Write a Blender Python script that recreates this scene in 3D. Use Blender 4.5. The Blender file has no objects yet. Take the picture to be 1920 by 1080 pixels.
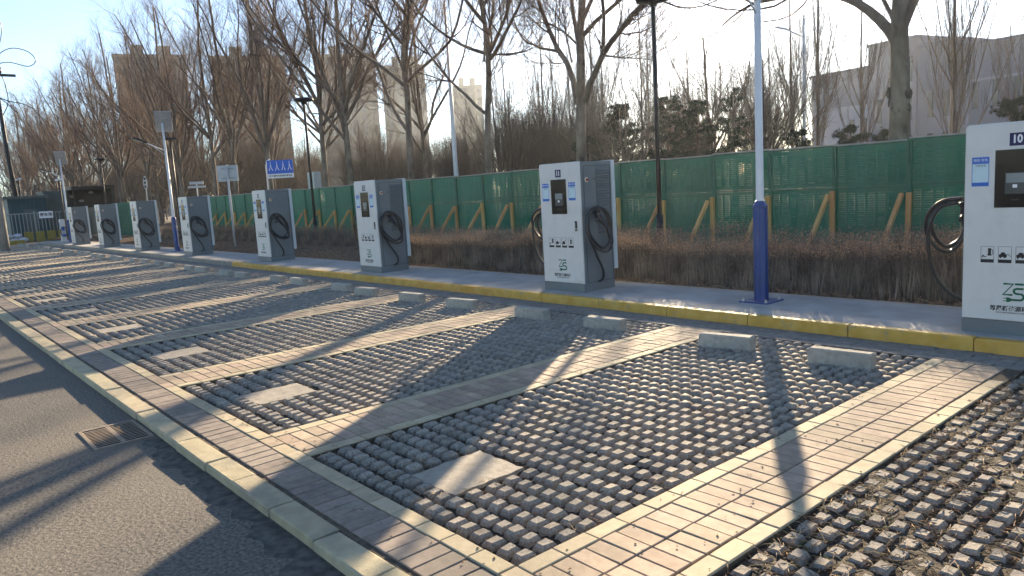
import bpy, bmesh, math, random
import numpy as np
from mathutils import Matrix, Vector, Euler

# ------------------------------------------------------------------ camera
scene = bpy.context.scene
cam_data = bpy.data.cameras.new('camera')
cam_data.sensor_width = 36.0
cam_data.lens = 1385.077 / 1920 * 36
cam_data.clip_start = 0.05
cam_data.clip_end = 3000
cam = bpy.data.objects.new('camera', cam_data)
scene.collection.objects.link(cam)
cam.matrix_world = Matrix(((0.65283463, -0.06431808, 0.75476495, 0.0),
                           (0.75516547, 0.13343378, -0.64181036, 0.0),
                           (-0.05943113, 0.98896846, 0.13568099, 1.672),
                           (0, 0, 0, 1)))
scene.camera = cam

# ------------------------------------------------------------------ world, sun, exposure
SUN_EL, SUN_AZ = 13.8, -32.5          # degrees; azimuth from +Y, negative towards -X
world = bpy.data.worlds.new('World')
scene.world = world
world.use_nodes = True
wn, wl = world.node_tree.nodes, world.node_tree.links
wn.clear()
sky = wn.new('ShaderNodeTexSky')
sky.sky_type = 'NISHITA'
sky.sun_disc = False
sky.sun_elevation = math.radians(SUN_EL)
sky.sun_rotation = math.radians(SUN_AZ)
sky.altitude = 50
sky.air_density = 0.72
sky.dust_density = 0.12
sky.ozone_density = 1.4
bg = wn.new('ShaderNodeBackground')
bg.inputs['Strength'].default_value = 0.06
wo = wn.new('ShaderNodeOutputWorld')
wl.new(sky.outputs[0], bg.inputs[0])
wl.new(bg.outputs[0], wo.inputs[0])

sun_data = bpy.data.lights.new('sun', 'SUN')
sun_data.energy = 5.0
sun_data.angle = math.radians(0.6)
sun_data.color = (1.0, 0.81, 0.56)
sun = bpy.data.objects.new('sun', sun_data)
scene.collection.objects.link(sun)
el, az = math.radians(SUN_EL), math.radians(SUN_AZ)
to_sun = Vector((math.sin(az) * math.cos(el), math.cos(az) * math.cos(el), math.sin(el)))
sun.rotation_euler = to_sun.to_track_quat('Z', 'Y').to_euler()

vs = scene.view_settings
vs.view_transform = 'Standard'
vs.look = 'None'
vs.exposure = 2.28
vs.gamma = 1.0
vs.use_curve_mapping = False

HAZE = 0.00028

# ------------------------------------------------------------------ helpers
COL = scene.collection
RNG = random.Random(11)
NR = np.random.RandomState(5)
R = math.radians

def link(o, parent=None):
    COL.objects.link(o)
    if parent is not None:
        o.parent = parent
    return o

def tag(o, label=None, cat=None, group=None, kind=None):
    if label: o['label'] = label
    if cat: o['category'] = cat
    if group: o['group'] = group
    if kind: o['kind'] = kind
    return o

def empty(name, loc=(0, 0, 0), rz=0.0, parent=None):
    o = bpy.data.objects.new(name, None)
    o.empty_display_size = 0.1
    o.location = loc
    o.rotation_euler = (0, 0, rz)
    return link(o, parent)

def copy_tree(o, parent=None):
    c = o.copy()
    link(c, parent)
    for ch in list(o.children):
        copy_tree(ch, c)
    return c

def np_mesh(name, V, F, mat=None, smooth=False, rv=None):
    """V (n,3) array; F list of arrays, each (m,k)."""
    me = bpy.data.meshes.new(name)
    V = np.asarray(V, dtype=np.float32)
    if isinstance(F, np.ndarray): F = [F]
    me.vertices.add(len(V))
    me.vertices.foreach_set('co', V.ravel())
    loops = np.concatenate([f.ravel() for f in F]).astype(np.int32)
    sizes = np.concatenate([np.full(len(f), f.shape[1]) for f in F]).astype(np.int32)
    starts = np.concatenate([[0], np.cumsum(sizes)[:-1]]).astype(np.int32)
    me.loops.add(len(loops))
    me.loops.foreach_set('vertex_index', loops)
    me.polygons.add(len(sizes))
    me.polygons.foreach_set('loop_start', starts)
    me.polygons.foreach_set('loop_total', sizes)
    if smooth:
        me.polygons.foreach_set('use_smooth', np.ones(len(sizes), dtype=bool))
    me.update(calc_edges=True)
    if rv is not None:
        a = me.attributes.new('rv', 'FLOAT', 'POINT')
        a.data.foreach_set('value', np.asarray(rv, dtype=np.float32))
    if mat: me.materials.append(mat)
    return me

class MB:
    """collects simple solids into one mesh"""
    def __init__(s):
        s.v, s.f, s.sm, s.r = [], [], [], []
    def _add(s, verts, faces, smooth=False, r=0.0):
        b = len(s.v)
        s.v += [tuple(v) for v in verts]
        s.r += [r] * len(verts)
        for f in faces:
            s.f.append(tuple(i + b for i in f)); s.sm.append(smooth)
    def box(s, x0, x1, y0, y1, z0, z1, ch=0.0, M=None, r=0.0):
        if ch <= 0:
            vs_ = [(x0,y0,z0),(x1,y0,z0),(x1,y1,z0),(x0,y1,z0),(x0,y0,z1),(x1,y0,z1),(x1,y1,z1),(x0,y1,z1)]
            fs = [(3,2,1,0),(4,5,6,7),(0,1,5,4),(1,2,6,5),(2,3,7,6),(3,0,4,7)]
        else:
            c = ch
            vs_ = [(x0,y0,z0),(x1,y0,z0),(x1,y1,z0),(x0,y1,z0),
                   (x0,y0,z1-c),(x1,y0,z1-c),(x1,y1,z1-c),(x0,y1,z1-c),
                   (x0+c,y0+c,z1),(x1-c,y0+c,z1),(x1-c,y1-c,z1),(x0+c,y1-c,z1)]
            fs = [(3,2,1,0),(8,9,10,11)]
            for a in (0, 4):
                for i in range(4):
                    j = (i + 1) % 4
                    fs.append((a+i, a+j, a+4+j, a+4+i))
        if M is not None: vs_ = [tuple(M @ Vector(v)) for v in vs_]
        s._add(vs_, fs, r=r)
    def frustum(s, x0, x1, y0, y1, z0, z1, ix, iy, ch=0.006, r=0.0, M=None):
        vs_ = [(x0,y0,z0),(x1,y0,z0),(x1,y1,z0),(x0,y1,z0)]
        a = 0.75
        zz = z0 + (z1 - z0) * a
        vs_ += [(x0+ix*a,y0+iy*a,zz),(x1-ix*a,y0+iy*a,zz),(x1-ix*a,y1-iy*a,zz),(x0+ix*a,y1-iy*a,zz)]
        ix += ch; iy += ch
        vs_ += [(x0+ix,y0+iy,z1),(x1-ix,y0+iy,z1),(x1-ix,y1-iy,z1),(x0+ix,y1-iy,z1)]
        fs = [(8,9,10,11)]
        for q in (0, 4):
            for i in range(4):
                j = (i + 1) % 4
                fs.append((q+i, q+j, q+4+j, q+4+i))
        if M is not None: vs_ = [tuple(M @ Vector(v)) for v in vs_]
        s._add(vs_, fs, r=r)
    def tube(s, pts, rad, n=8, caps=True, smooth=True):
        pts = [Vector(p) for p in pts]
        if not hasattr(rad, '__len__'): rad = [rad] * len(pts)
        vs_, fs = [], []
        t0 = (pts[1] - pts[0]).normalized()
        ref = Vector((0, 0, 1)) if abs(t0.z) < 0.9 else Vector((1, 0, 0))
        u = t0.cross(ref).normalized()
        for i, p in enumerate(pts):
            if i == 0: t = pts[1] - pts[0]
            elif i == len(pts) - 1: t = pts[-1] - pts[-2]
            else: t = pts[i+1] - pts[i-1]
            t.normalize()
            u = (u - t * u.dot(t)).normalized()
            w = t.cross(u)
            for k in range(n):
                a = 2 * math.pi * k / n
                vs_.append(p + (u * math.cos(a) + w * math.sin(a)) * rad[i])
        for i in range(len(pts) - 1):
            for k in range(n):
                l = (k + 1) % n
                fs.append((i*n+k, i*n+l, (i+1)*n+l, (i+1)*n+k))
        s._add(vs_, fs, smooth)
        if caps:
            b = len(s.v) - len(vs_)
            s.f.append(tuple(b + k for k in reversed(range(n)))); s.sm.append(False)
            s.f.append(tuple(b + (len(pts)-1)*n + k for k in range(n))); s.sm.append(False)
    def prism(s, poly, y0, y1, axis='y'):
        """poly in (x,z); extruded along y"""
        n = len(poly)
        if axis == 'y':
            vs_ = [(x, y0, z) for x, z in poly] + [(x, y1, z) for x, z in poly]
        elif axis == 'x':
            vs_ = [(y0, x, z) for x, z in poly] + [(y1, x, z) for x, z in poly]
        else:
            vs_ = [(x, z, y0) for x, z in poly] + [(x, z, y1) for x, z in poly]
        fs = [tuple(range(n)), tuple(range(2*n-1, n-1, -1))]
        for i in range(n):
            j = (i + 1) % n
            fs.append((i, i + n, j + n, j))
        s._add(vs_, fs)
    def mesh(s, name, mat=None, fix=True):
        me = bpy.data.meshes.new(name)
        me.from_pydata(s.v, [], s.f)
        me.polygons.foreach_set('use_smooth', s.sm)
        if fix:
            bm = bmesh.new(); bm.from_mesh(me)
            bmesh.ops.recalc_face_normals(bm, faces=bm.faces)
            bm.to_mesh(me); bm.free()
        if any(s.r):
            a = me.attributes.new('rv', 'FLOAT', 'POINT')
            a.data.foreach_set('value', s.r)
        if mat: me.materials.append(mat)
        return me
    def build(s, name, mat, parent=None, loc=(0, 0, 0), rot=(0, 0, 0)):
        o = bpy.data.objects.new(name, s.mesh(name, mat))
        o.location = loc; o.rotation_euler = rot
        return link(o, parent)

def inst(name, me, parent=None, loc=(0, 0, 0), rot=(0, 0, 0), scale=None):
    o = bpy.data.objects.new(name, me)
    o.location = loc; o.rotation_euler = rot
    if scale: o.scale = scale
    return link(o, parent)

# ------------------------------------------------------------------ materials
def lin(c): return tuple(c) + (1.0,)

def mat(name, c1, c2=None, scale=8.0, rough=0.8, bump=0.0, bscale=40.0, metal=0.0, detail=4.0,
        rnd=0.0, contrast=(0.35, 0.65), spec=0.3, c3=None, s3=1.5, c3r=(0.52, 0.68), coord='Object', stretch=None, coat=0.0):
    m = bpy.data.materials.new(name)
    m.use_nodes = True
    n, l = m.node_tree.nodes, m.node_tree.links
    b = n['Principled BSDF']
    b.inputs['Roughness'].default_value = rough
    b.inputs['Metallic'].default_value = metal
    b.inputs['Specular IOR Level'].default_value = spec
    b.inputs['Coat Weight'].default_value = coat
    tc = n.new('ShaderNodeTexCoord')
    geo = n.new('ShaderNodeNewGeometry')
    src = geo.outputs['Position'] if coord == 'World' else tc.outputs['Object']
    if stretch:
        mp = n.new('ShaderNodeMapping'); mp.inputs['Scale'].default_value = stretch
        l.new(src, mp.inputs['Vector']); src = mp.outputs[0]
    col = None
    if c2 is None: c2 = c1
    nz = n.new('ShaderNodeTexNoise'); nz.inputs['Scale'].default_value = scale; nz.inputs['Detail'].default_value = detail
    l.new(src, nz.inputs['Vector'])
    rp = n.new('ShaderNodeValToRGB')
    rp.color_ramp.elements[0].position = contrast[0]; rp.color_ramp.elements[1].position = contrast[1]
    rp.color_ramp.elements[0].color = lin(c1); rp.color_ramp.elements[1].color = lin(c2)
    l.new(nz.outputs['Fac'], rp.inputs['Fac'])
    col = rp.outputs[0]
    if c3 is not None:
        n3 = n.new('ShaderNodeTexNoise'); n3.inputs['Scale'].default_value = s3; n3.inputs['Detail'].default_value = 6.0
        n3.inputs['Roughness'].default_value = 0.65
        l.new(src, n3.inputs['Vector'])
        r3 = n.new('ShaderNodeMapRange'); r3.inputs[1].default_value = c3r[0]; r3.inputs[2].default_value = c3r[1]
        l.new(n3.outputs['Fac'], r3.inputs[0])
        mx = n.new('ShaderNodeMix'); mx.data_type = 'RGBA'
        l.new(r3.outputs[0], mx.inputs[0]); l.new(col, mx.inputs[6]); mx.inputs[7].default_value = lin(c3)
        col = mx.outputs[2]
    if rnd > 0:
        oi = n.new('ShaderNodeObjectInfo')
        at = n.new('ShaderNodeAttribute'); at.attribute_name = 'rv'
        ad = n.new('ShaderNodeMath'); ad.operation = 'ADD'
        l.new(oi.outputs['Random'], ad.inputs[0]); l.new(at.outputs['Fac'], ad.inputs[1])
        fr = n.new('ShaderNodeMath'); fr.operation = 'FRACT'; l.new(ad.outputs[0], fr.inputs[0])
        mr = n.new('ShaderNodeMapRange'); mr.inputs[3].default_value = 1 - rnd; mr.inputs[4].default_value = 1 + rnd
        l.new(fr.outputs[0], mr.inputs[0])
        hs = n.new('ShaderNodeHueSaturation')
        l.new(col, hs.inputs['Color']); l.new(mr.outputs[0], hs.inputs['Value'])
        f2 = n.new('ShaderNodeMath'); f2.operation = 'MULTIPLY'; f2.inputs[1].default_value = 7.13; l.new(fr.outputs[0], f2.inputs[0])
        f3 = n.new('ShaderNodeMath'); f3.operation = 'FRACT'; l.new(f2.outputs[0], f3.inputs[0])
        m2 = n.new('ShaderNodeMapRange'); m2.inputs[3].default_value = 0.5 - rnd * 0.06; m2.inputs[4].default_value = 0.5 + rnd * 0.06
        l.new(f3.outputs[0], m2.inputs[0]); l.new(m2.outputs[0], hs.inputs['Hue'])
        col = hs.outputs[0]
    l.new(col, b.inputs['Base Color'])
    if bump > 0:
        bn = n.new('ShaderNodeTexNoise'); bn.inputs['Scale'].default_value = bscale; bn.inputs['Detail'].default_value = 5.0
        bn.inputs['Roughness'].default_value = 0.7
        l.new(src, bn.inputs['Vector'])
        bp = n.new('ShaderNodeBump'); bp.inputs['Strength'].default_value = 1.0; bp.inputs['Distance'].default_value = bump
        l.new(bn.outputs['Fac'], bp.inputs['Height']); l.new(bp.outputs[0], b.inputs['Normal'])
    return m

M = {}
M['asphalt'] = mat('asphalt', (.070,.063,.055), (.225,.20,.170), 48, .9, .009, 48, coord='World', c3=(.175,.152,.122), s3=.7, contrast=(.3,.7))
M['asphalt_patch'] = mat('asphalt patch', (.055,.052,.048), (.13,.12,.105), 16, .85, .005, 90, coord='World')
M['bedding'] = mat('bedding', (.075,.058,.042), (.14,.11,.08), 30, .95, .004, 60, coord='World')
M['bay_soil'] = mat('bay soil', (.035,.029,.022), (.085,.066,.047), 22, .95, .02, 35, coord='World', c3=(.115,.09,.058), s3=4)
M['brick_tan'] = mat('brick tan', (.36,.27,.195), (.45,.345,.25), 14, .85, .0025, 130, rnd=.16, coord='World', c3=(.25,.20,.15), s3=1.9, c3r=(.48,.72))
M['brick_yellow'] = mat('brick yellow', (.44,.36,.235), (.52,.435,.29), 16, .85, .0025, 130, rnd=.10, coord='World', c3=(.38,.31,.21), s3=4)
M['brick_mauve'] = mat('brick mauve', (.235,.19,.155), (.32,.26,.21), 14, .85, .0025, 130, rnd=.15, coord='World', c3=(.17,.15,.125), s3=1.7, c3r=(.48,.72))
M['brick_grey'] = mat('brick grey', (.18,.165,.15), (.25,.23,.205), 14, .88, .003, 110, rnd=.12, coord='World')
M['kerb_stone'] = mat('kerb stone', (.39,.33,.215), (.48,.41,.27), 9, .85, .003, 90, rnd=.09, coord='World', c3=(.27,.235,.19), s3=2.6, c3r=(.52,.75))
M['paver_block'] = mat('paver block', (.20,.175,.145), (.40,.355,.30), 75, .92, .0035, 160, rnd=.13, coord='World', c3=(.20,.17,.14), s3=6, contrast=(.3,.7))
M['cement'] = mat('cement', (.31,.27,.22), (.40,.355,.29), 12, .9, .006, 40, coord='World', c3=(.24,.20,.16), s3=9, c3r=(.6,.75))
M['stop_block'] = mat('stop block', (.30,.28,.24), (.44,.41,.36), 14, .9, .006, 60, rnd=.06, c3=(.26,.24,.21), s3=7)
M['walk'] = mat('walk concrete', (.33,.32,.305), (.42,.405,.385), 3, .85, .002, 120, coord='World', c3=(.30,.285,.26), s3=1.2)
M['walk_edge'] = mat('walk edging', (.36,.28,.21), (.44,.36,.28), 10, .9, .002, 90, coord='World')
M['kerb_yellow'] = mat('kerb yellow paint', (.52,.29,.045), (.62,.37,.085), 7, .6, .0015, 60, coord='World', c3=(.33,.27,.15), s3=6, c3r=(.58,.72), spec=.4, rnd=.06)
M['kerb_grey'] = mat('kerb grey concrete', (.26,.235,.19), (.33,.30,.25), 9, .9, .002, 60, coord='World', rnd=.08)
M['soil'] = mat('garden soil', (.085,.058,.042), (.16,.115,.08), 5, .95, .03, 18, coord='World', c3=(.19,.14,.10), s3=1.1)
M['park_soil'] = mat('park soil', (.035,.026,.02), (.06,.045,.034), 2, .95, coord='World')  # shade under the trees put into the soil colour
M['litter'] = mat('leaf litter', (.16,.10,.065), (.28,.19,.12), 9, .9, coord='World')
M['white_panel'] = mat('white powder coat', (.60,.58,.55), (.66,.635,.60), 2, .38, .0003, 300, spec=.45, c3=(.54,.51,.47), s3=2.2, c3r=(.5,.75))
M['grey_panel'] = mat('grey powder coat', (.135,.152,.158), (.158,.176,.182), 2, .45, .0004, 300, spec=.4)
M['back_panel'] = mat('light grey panel', (.50,.53,.53), (.56,.58,.58), 2, .4, spec=.4)
M['black'] = mat('black plastic', (.012,.012,.013), (.02,.02,.021), 20, .4, spec=.4)
M['rubber'] = mat('cable rubber', (.013,.014,.016), (.022,.023,.025), 30, .36, spec=.5)
M['gun'] = mat('plug plastic', (.02,.023,.027), (.035,.038,.043), 30, .45)
M['glass_black'] = mat('screen glass', (.006,.006,.008), (.009,.009,.011), 5, .14, spec=.25)
M['screen_bezel'] = mat('display bezel', (.05,.055,.055), (.06,.065,.065), 5, .3)
M['display'] = mat('display', (.19,.22,.22), (.24,.26,.26), 3, .25)
M['navy'] = mat('navy plate', (.016,.014,.075), None, 5, .4)
M['print_white'] = mat('white print', (.78,.78,.78), None, 5, .5)
M['print_black'] = mat('black print', (.018,.018,.02), None, 5, .5)
M['print_green'] = mat('green print', (.005,.10,.05), (.006,.12,.06), 5, .5)
M['sticker_blue'] = mat('sticker blue', (.03,.13,.48), None, 5, .4)
M['sticker_pale'] = mat('sticker pale', (.50,.64,.68), (.56,.68,.72), 20, .4)
M['sticker_grey'] = mat('sticker grey', (.26,.24,.25), (.36,.34,.34), 60, .5)
M['red'] = mat('red button', (.38,.02,.015), None, 5, .4)
M['ring'] = mat('ring label', (.62,.56,.42), None, 5, .5)
M['steel'] = mat('steel', (.42,.42,.42), (.5,.5,.5), 30, .35, metal=.8)
M['pole_white'] = mat('white pole paint', (.62,.61,.62), (.70,.69,.69), 4, .4, spec=.45)
M['pole_blue'] = mat('blue pole paint', (.010,.042,.17), (.016,.056,.21), 5, .38, spec=.5, c3=(.05,.07,.25), s3=4, c3r=(.6,.8))
M['pole_black'] = mat('black pole paint', (.016,.016,.018), (.025,.025,.027), 10, .5)
M['lamp_lens'] = mat('lamp lens', (.5,.5,.48), None, 5, .3)
M['cell'] = mat('solar cell', (.012,.016,.04), (.02,.025,.055), 20, .2)
M['alu'] = mat('aluminium', (.40,.41,.42), (.46,.47,.48), 10, .4, metal=.5)
M['fence_green'] = mat('hoarding green', (.010,.118,.060), (.018,.165,.088), 1.3, .62, .0006, 8, rnd=.10, spec=.45, c3=(.02,.12,.085), s3=3, c3r=(.5,.75))
M['fence_rail'] = mat('hoarding rail green', (.010,.10,.055), (.015,.13,.075), 4, .5, rnd=.1)
M['timber'] = mat('timber brace', (.42,.23,.075), (.54,.33,.13), 6, .8, .002, 60, rnd=.22, stretch=(1, 1, .15))
M['cap'] = mat('hoarding cap', (.22,.23,.20), (.30,.30,.27), 4, .6)
M['bark'] = mat('pale bark', (.12,.092,.070), (.235,.185,.145), 3.5, .95, .02, 22, rnd=.10, c3=(.06,.048,.04), s3=5, c3r=(.56,.68), stretch=(1, 1, .5))
M['limb'] = mat('limb bark', (.105,.078,.062), (.175,.135,.108), 4, .95, .008, 30, rnd=.08, stretch=(1, 1, .4))
M['twig'] = mat('twig bark', (.072,.044,.034), (.15,.094,.070), 2, .85, rnd=.38)
M['twig_far'] = mat('far twig bark', (.072,.055,.047), (.12,.093,.078), 1, .9, rnd=.22)
M['needle'] = mat('pine needles', (.014,.022,.014), (.034,.046,.025), 2.5, .8, rnd=.25)
M['moss'] = mat('bark burl', (.05,.045,.035), (.11,.09,.07), 12, .95, .01, 30)
M['hedge_stem'] = mat('hedge stems', (.10,.08,.066), (.28,.225,.185), 3, .9, rnd=.45)
M['hedge_top'] = mat('dry hedge leaves', (.24,.145,.09), (.46,.30,.19), 6, .85, rnd=.2)
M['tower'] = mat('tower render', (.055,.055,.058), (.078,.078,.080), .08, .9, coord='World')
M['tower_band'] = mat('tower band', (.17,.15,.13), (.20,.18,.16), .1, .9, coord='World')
M['window_glass'] = mat('window glass', (.03,.035,.045), (.05,.055,.065), .3, .15, spec=.6)
M['facade'] = mat('lilac facade', (.15,.15,.19), (.19,.19,.235), .25, .85, coord='World')
M['facade_pale'] = mat('pale facade', (.22,.235,.295), (.26,.275,.34), .3, .8, coord='World')
M['teal'] = mat('teal steel', (.008,.055,.075), (.013,.072,.092), 2, .5)
M['teal_grey'] = mat('teal grey steel', (.05,.085,.085), (.07,.11,.11), 2, .5)
M['dark_cabin'] = mat('dark cabin', (.012,.014,.014), (.025,.028,.028), 2, .5)
M['pale_sheet'] = mat('pale sheet', (.26,.23,.17), (.32,.28,.21), 3, .7)
M['barrier_yellow'] = mat('barrier yellow', (.20,.155,.02), (.26,.20,.03), 4, .5)
M['sign_blue'] = mat('sign blue', (.012,.10,.50), (.015,.12,.55), 4, .4)
M['sign_grey'] = mat('sign back', (.42,.42,.42), (.48,.48,.48), 4, .5)
M['rail_steel'] = mat('barrier steel', (.22,.25,.26), (.28,.31,.32), 10, .4, metal=.3)
M['iron'] = mat('cast iron', (.22,.17,.13), (.32,.25,.19), 25, .75, .002, 90, metal=.2)
M['iron_dark'] = mat('slot shade iron', (.02,.017,.014), (.035,.03,.025), 25, .9)  # slot shade put into the colour of the bars' sides
M['pit'] = mat('drain pit', (.004,.004,.004), None, 5, 1)
M['pole_concrete'] = mat('pole concrete', (.27,.26,.24), (.33,.32,.30), 6, .9)
M['bag'] = mat('white bags', (.4,.42,.45), (.55,.57,.6), 8, .6)

def text_mesh(body, size, depth=0.0004, align='CENTER', bold=0.0, sx=1.0):
    cu = bpy.data.curves.new('text', 'FONT')
    cu.body = body; cu.size = size; cu.extrude = depth; cu.align_x = align; cu.align_y = 'CENTER'
    cu.offset = bold
    cu.resolution_u = 3
    o = bpy.data.objects.new('tmp', cu); COL.objects.link(o)
    dg = bpy.context.evaluated_depsgraph_get()
    me = bpy.data.meshes.new_from_object(o.evaluated_get(dg))
    bpy.data.objects.remove(o)
    # stand it up: x -> x, y -> z, facing -y
    n = len(me.vertices)
    a = np.zeros(n * 3, dtype=np.float32); me.vertices.foreach_get('co', a); a = a.reshape(-1, 3)
    b = np.stack([a[:, 0] * sx, -a[:, 2], a[:, 1]], 1)
    me.vertices.foreach_set('co', b.ravel()); me.update()
    return me

# ------------------------------------------------------------------ ground, road, paving
PITCH = 2.742            # one parking bay plus its divider
OPEN_W = 2.065           # width of a bay's open paving
YN, YF = 1.965, 6.714    # near and far edge of the bays
KMIN, KMAX = -2, 17      # bays, counted to the left

g = MB(); g.box(-700, 700, -300, 1200, -.6, -.14)
tag(g.build('ground', M['soil']), kind='structure')
# road sheet with fine unevenness
nx, ny = 260, 60
GX0, GX1, GY0, GY1 = -6.62, -6.0, 1.005, 1.42
xs = np.concatenate([np.linspace(-48, GX0 + .02, 200), np.linspace(GX0 + .02, GX1 - .02, 9)[1:], np.linspace(GX1 - .02, 3, 53)[1:]])
ys = np.concatenate([np.linspace(-6, 0.0, 18), np.linspace(0.05, GY0 + .02, 20), np.linspace(GY0 + .02, GY1 - .02, 9)[1:], np.linspace(GY1 - .02, 1.5, 15)[1:]])
X, Y = np.meshgrid(xs, ys)
Z = -.060 + .003 * np.sin(X * 2.1 + Y) * np.cos(Y * 2.7 + X * .4) * np.clip(1.1 - Y, 0, 1) - .006 * np.clip((Y - 1.0), 0, 1)
idx = np.arange(nx * ny).reshape(ny, nx)
F = np.stack([idx[:-1, :-1], idx[:-1, 1:], idx[1:, 1:], idx[1:, :-1]], -1).reshape(-1, 4)
# leave the drain opening out of the sheet
cx = (X[:-1, :-1] + X[1:, 1:]).ravel() / 2; cyv = (Y[:-1, :-1] + Y[1:, 1:]).ravel() / 2
keep = ~((cx > GX0 + .02) & (cx < GX1 - .02) & (cyv > GY0 + .02) & (cyv < GY1 - .02))
road = inst('road', np_mesh('road', np.stack([X.ravel(), Y.ravel(), Z.ravel()], 1), F[keep], M['asphalt'], smooth=True))
tag(road, kind='structure')
g = MB(); g.box(-120, 6, -40, -6.0, -.13, -.062); g.box(-120, -48, -6.0, 4.2, -.13, -.061); g.box(-74, -51.2, 4.2, 11.5, -.13, -.03)
tag(g.build('far_road', M['asphalt']), kind='structure')

# ragged darker strip beside the kerb: repair plus kerb shadow put into colour
pr = random.Random(3)
top_e, n = [], 70
pts = []
for i in range(n + 1):
    x = -5.95 + i * (3.6 / n)
    base = 1.20 + .17 * min(1, i / 8.0) if i < 12 else 1.33
    base = 1.30 + .03 * math.sin(i * .37) + .03 * math.sin(i * 1.1 + 2) + pr.uniform(-.012, .012) - (.0 if i < 52 else .10)
    pts.append((x, base))
V = []
for x, b in pts: V += [(x, b, -.0600), (x, 1.455, -.0605)]
Fq = [(2*i, 2*i+2, 2*i+3, 2*i+1) for i in range(n)]
me = bpy.data.meshes.new('road_patch'); me.from_pydata(V, [], Fq); me.materials.append(M['asphalt_patch'])
tag(inst('road_patch', me), kind='structure')

brick_cache = {}
def brick_mesh(w, d, h, m, ch=.004):
    key = (round(w, 3), round(d, 3), m)
    if key not in brick_cache:
        b = MB(); b.box(-w/2, w/2, -d/2, d/2, -h, 0, ch=ch)
        brick_cache[key] = b.mesh('brick', M[m])
    return brick_cache[key]

far_sets = {}
def lay(parent, x, y, w, d, m, single, z=0.0, h=.03, name='brick', amp=.0022):
    dz = RNG.uniform(-amp, amp)
    rot = (RNG.uniform(-.010, .010), RNG.uniform(-.010, .010), RNG.uniform(-.012, .012))
    if single:
        inst(name, brick_mesh(w, d, h, m), parent, (x, y, z + dz), rot)
    else:
        far_sets.setdefault((parent.name, m), (parent, MB()))[1].box(x-w/2, x+w/2, y-d/2, y+d/2, z-h, z+dz, ch=.004, r=RNG.random() + .001)

GAP = .0052
# border: soldier course and tile course
i = 0
x = -1.9
def slab(name, *a):
    b = MB(); b.box(*a)
    return tag(b.build(name, M['bedding']), kind='structure')
border = slab('border_course', -50.6, -1.0, 1.588, YN, -.14, -.010)
while x > -50.4:
    lay(border, x, 1.738, .1095 - GAP, .232, 'brick_mauve', x > -14.5, z=-.002)
    x -= .1095
def in_divider(x):
    u = (-1.73 - x) % PITCH
    return u < .667
x = -1.73 - .0
while x > -50.4:
    w = .2222
    xx = x - w / 2
    lay(border, xx, 1.912, w - GAP, .104 - GAP * .4, 'brick_tan' if in_divider(xx) and RNG.random() < .85 else 'brick_yellow', x > -16)
    x -= w
# strip of grey bricks along the tall kerb
back_strip = slab('kerb_strip', -50.5, 1.0, YF, 7.152, -.14, -.010)
for r in range(4):
    x = 1.0 - (r % 2) * .11
    while x > -50.3:
        lay(back_strip, x, 6.775 + r * .1075, .2185 - GAP, .1075 - GAP, 'brick_grey', x > -9.0, amp=.003)
        x -= .2185
# dividers
for k in range(KMIN, KMAX + 1):
    xl = -2.397 - PITCH * k
    dv = slab('bay_divider', xl, xl + .667, YN, YF, -.14, -.010)
    single = -1 <= k <= 4
    if k < 0 and xl > 0.2: single = False
    yel = 0
    y = YN + .002
    nrow = int((YF - YN) / .1079)
    p = (YF - YN) / nrow
    for r in range(nrow):
        yy = YN + p * (r + .5)
        for c in range(2):
            lay(dv, xl + .112 + .109 + c * .2205, yy, .2205 - GAP, p - GAP, 'brick_tan', single)
    n2 = nrow // 2
    p2 = (YF - YN) / n2
    for r in range(n2):
        for xx in (xl + .0555, xl + .6125):
            if k == 0 and xx > xl + .3 and r > n2 - 3: continue
            lay(dv, xx, YN + p2 * (r + .5), .106 - GAP, p2 - GAP, 'brick_yellow', single)
for (pn, m), (parent, b) in far_sets.items():
    o = b.build('brick_run', M[m], parent); tag(o, kind='stuff')

# road kerb
kerb = slab('road_kerb', -50.6, -.6, 1.462, 1.588, -.14, -.02)
joints = [-.5, -1.1, -1.68, -2.24, -2.79, -3.335, -3.88, -4.435, -4.90, -5.51, -6.606]
while joints[-1] > -50: joints.append(joints[-1] - 1.09)
for a, b_ in zip(joints, joints[1:]):
    w = (a - b_) - .012
    bb = MB(); bb.box(-w/2, w/2, -.0775, .0775, -.125, 0, ch=.009)
    bb.v = [(x_ + RNG.uniform(-.005, .005), y_ + RNG.uniform(-.004, .004), z_ + (RNG.uniform(-.005, .002) if z_ > -.05 else 0)) for x_, y_, z_ in bb.v]
    bb.build('kerb_stone', M['kerb_stone'], kerb, ((a+b_)/2, 1.5135 + RNG.uniform(-.004, .004), RNG.uniform(-.004, .004)),
             (RNG.uniform(-.01, .01), RNG.uniform(-.004, .004), RNG.uniform(-.004, .004)))

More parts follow.
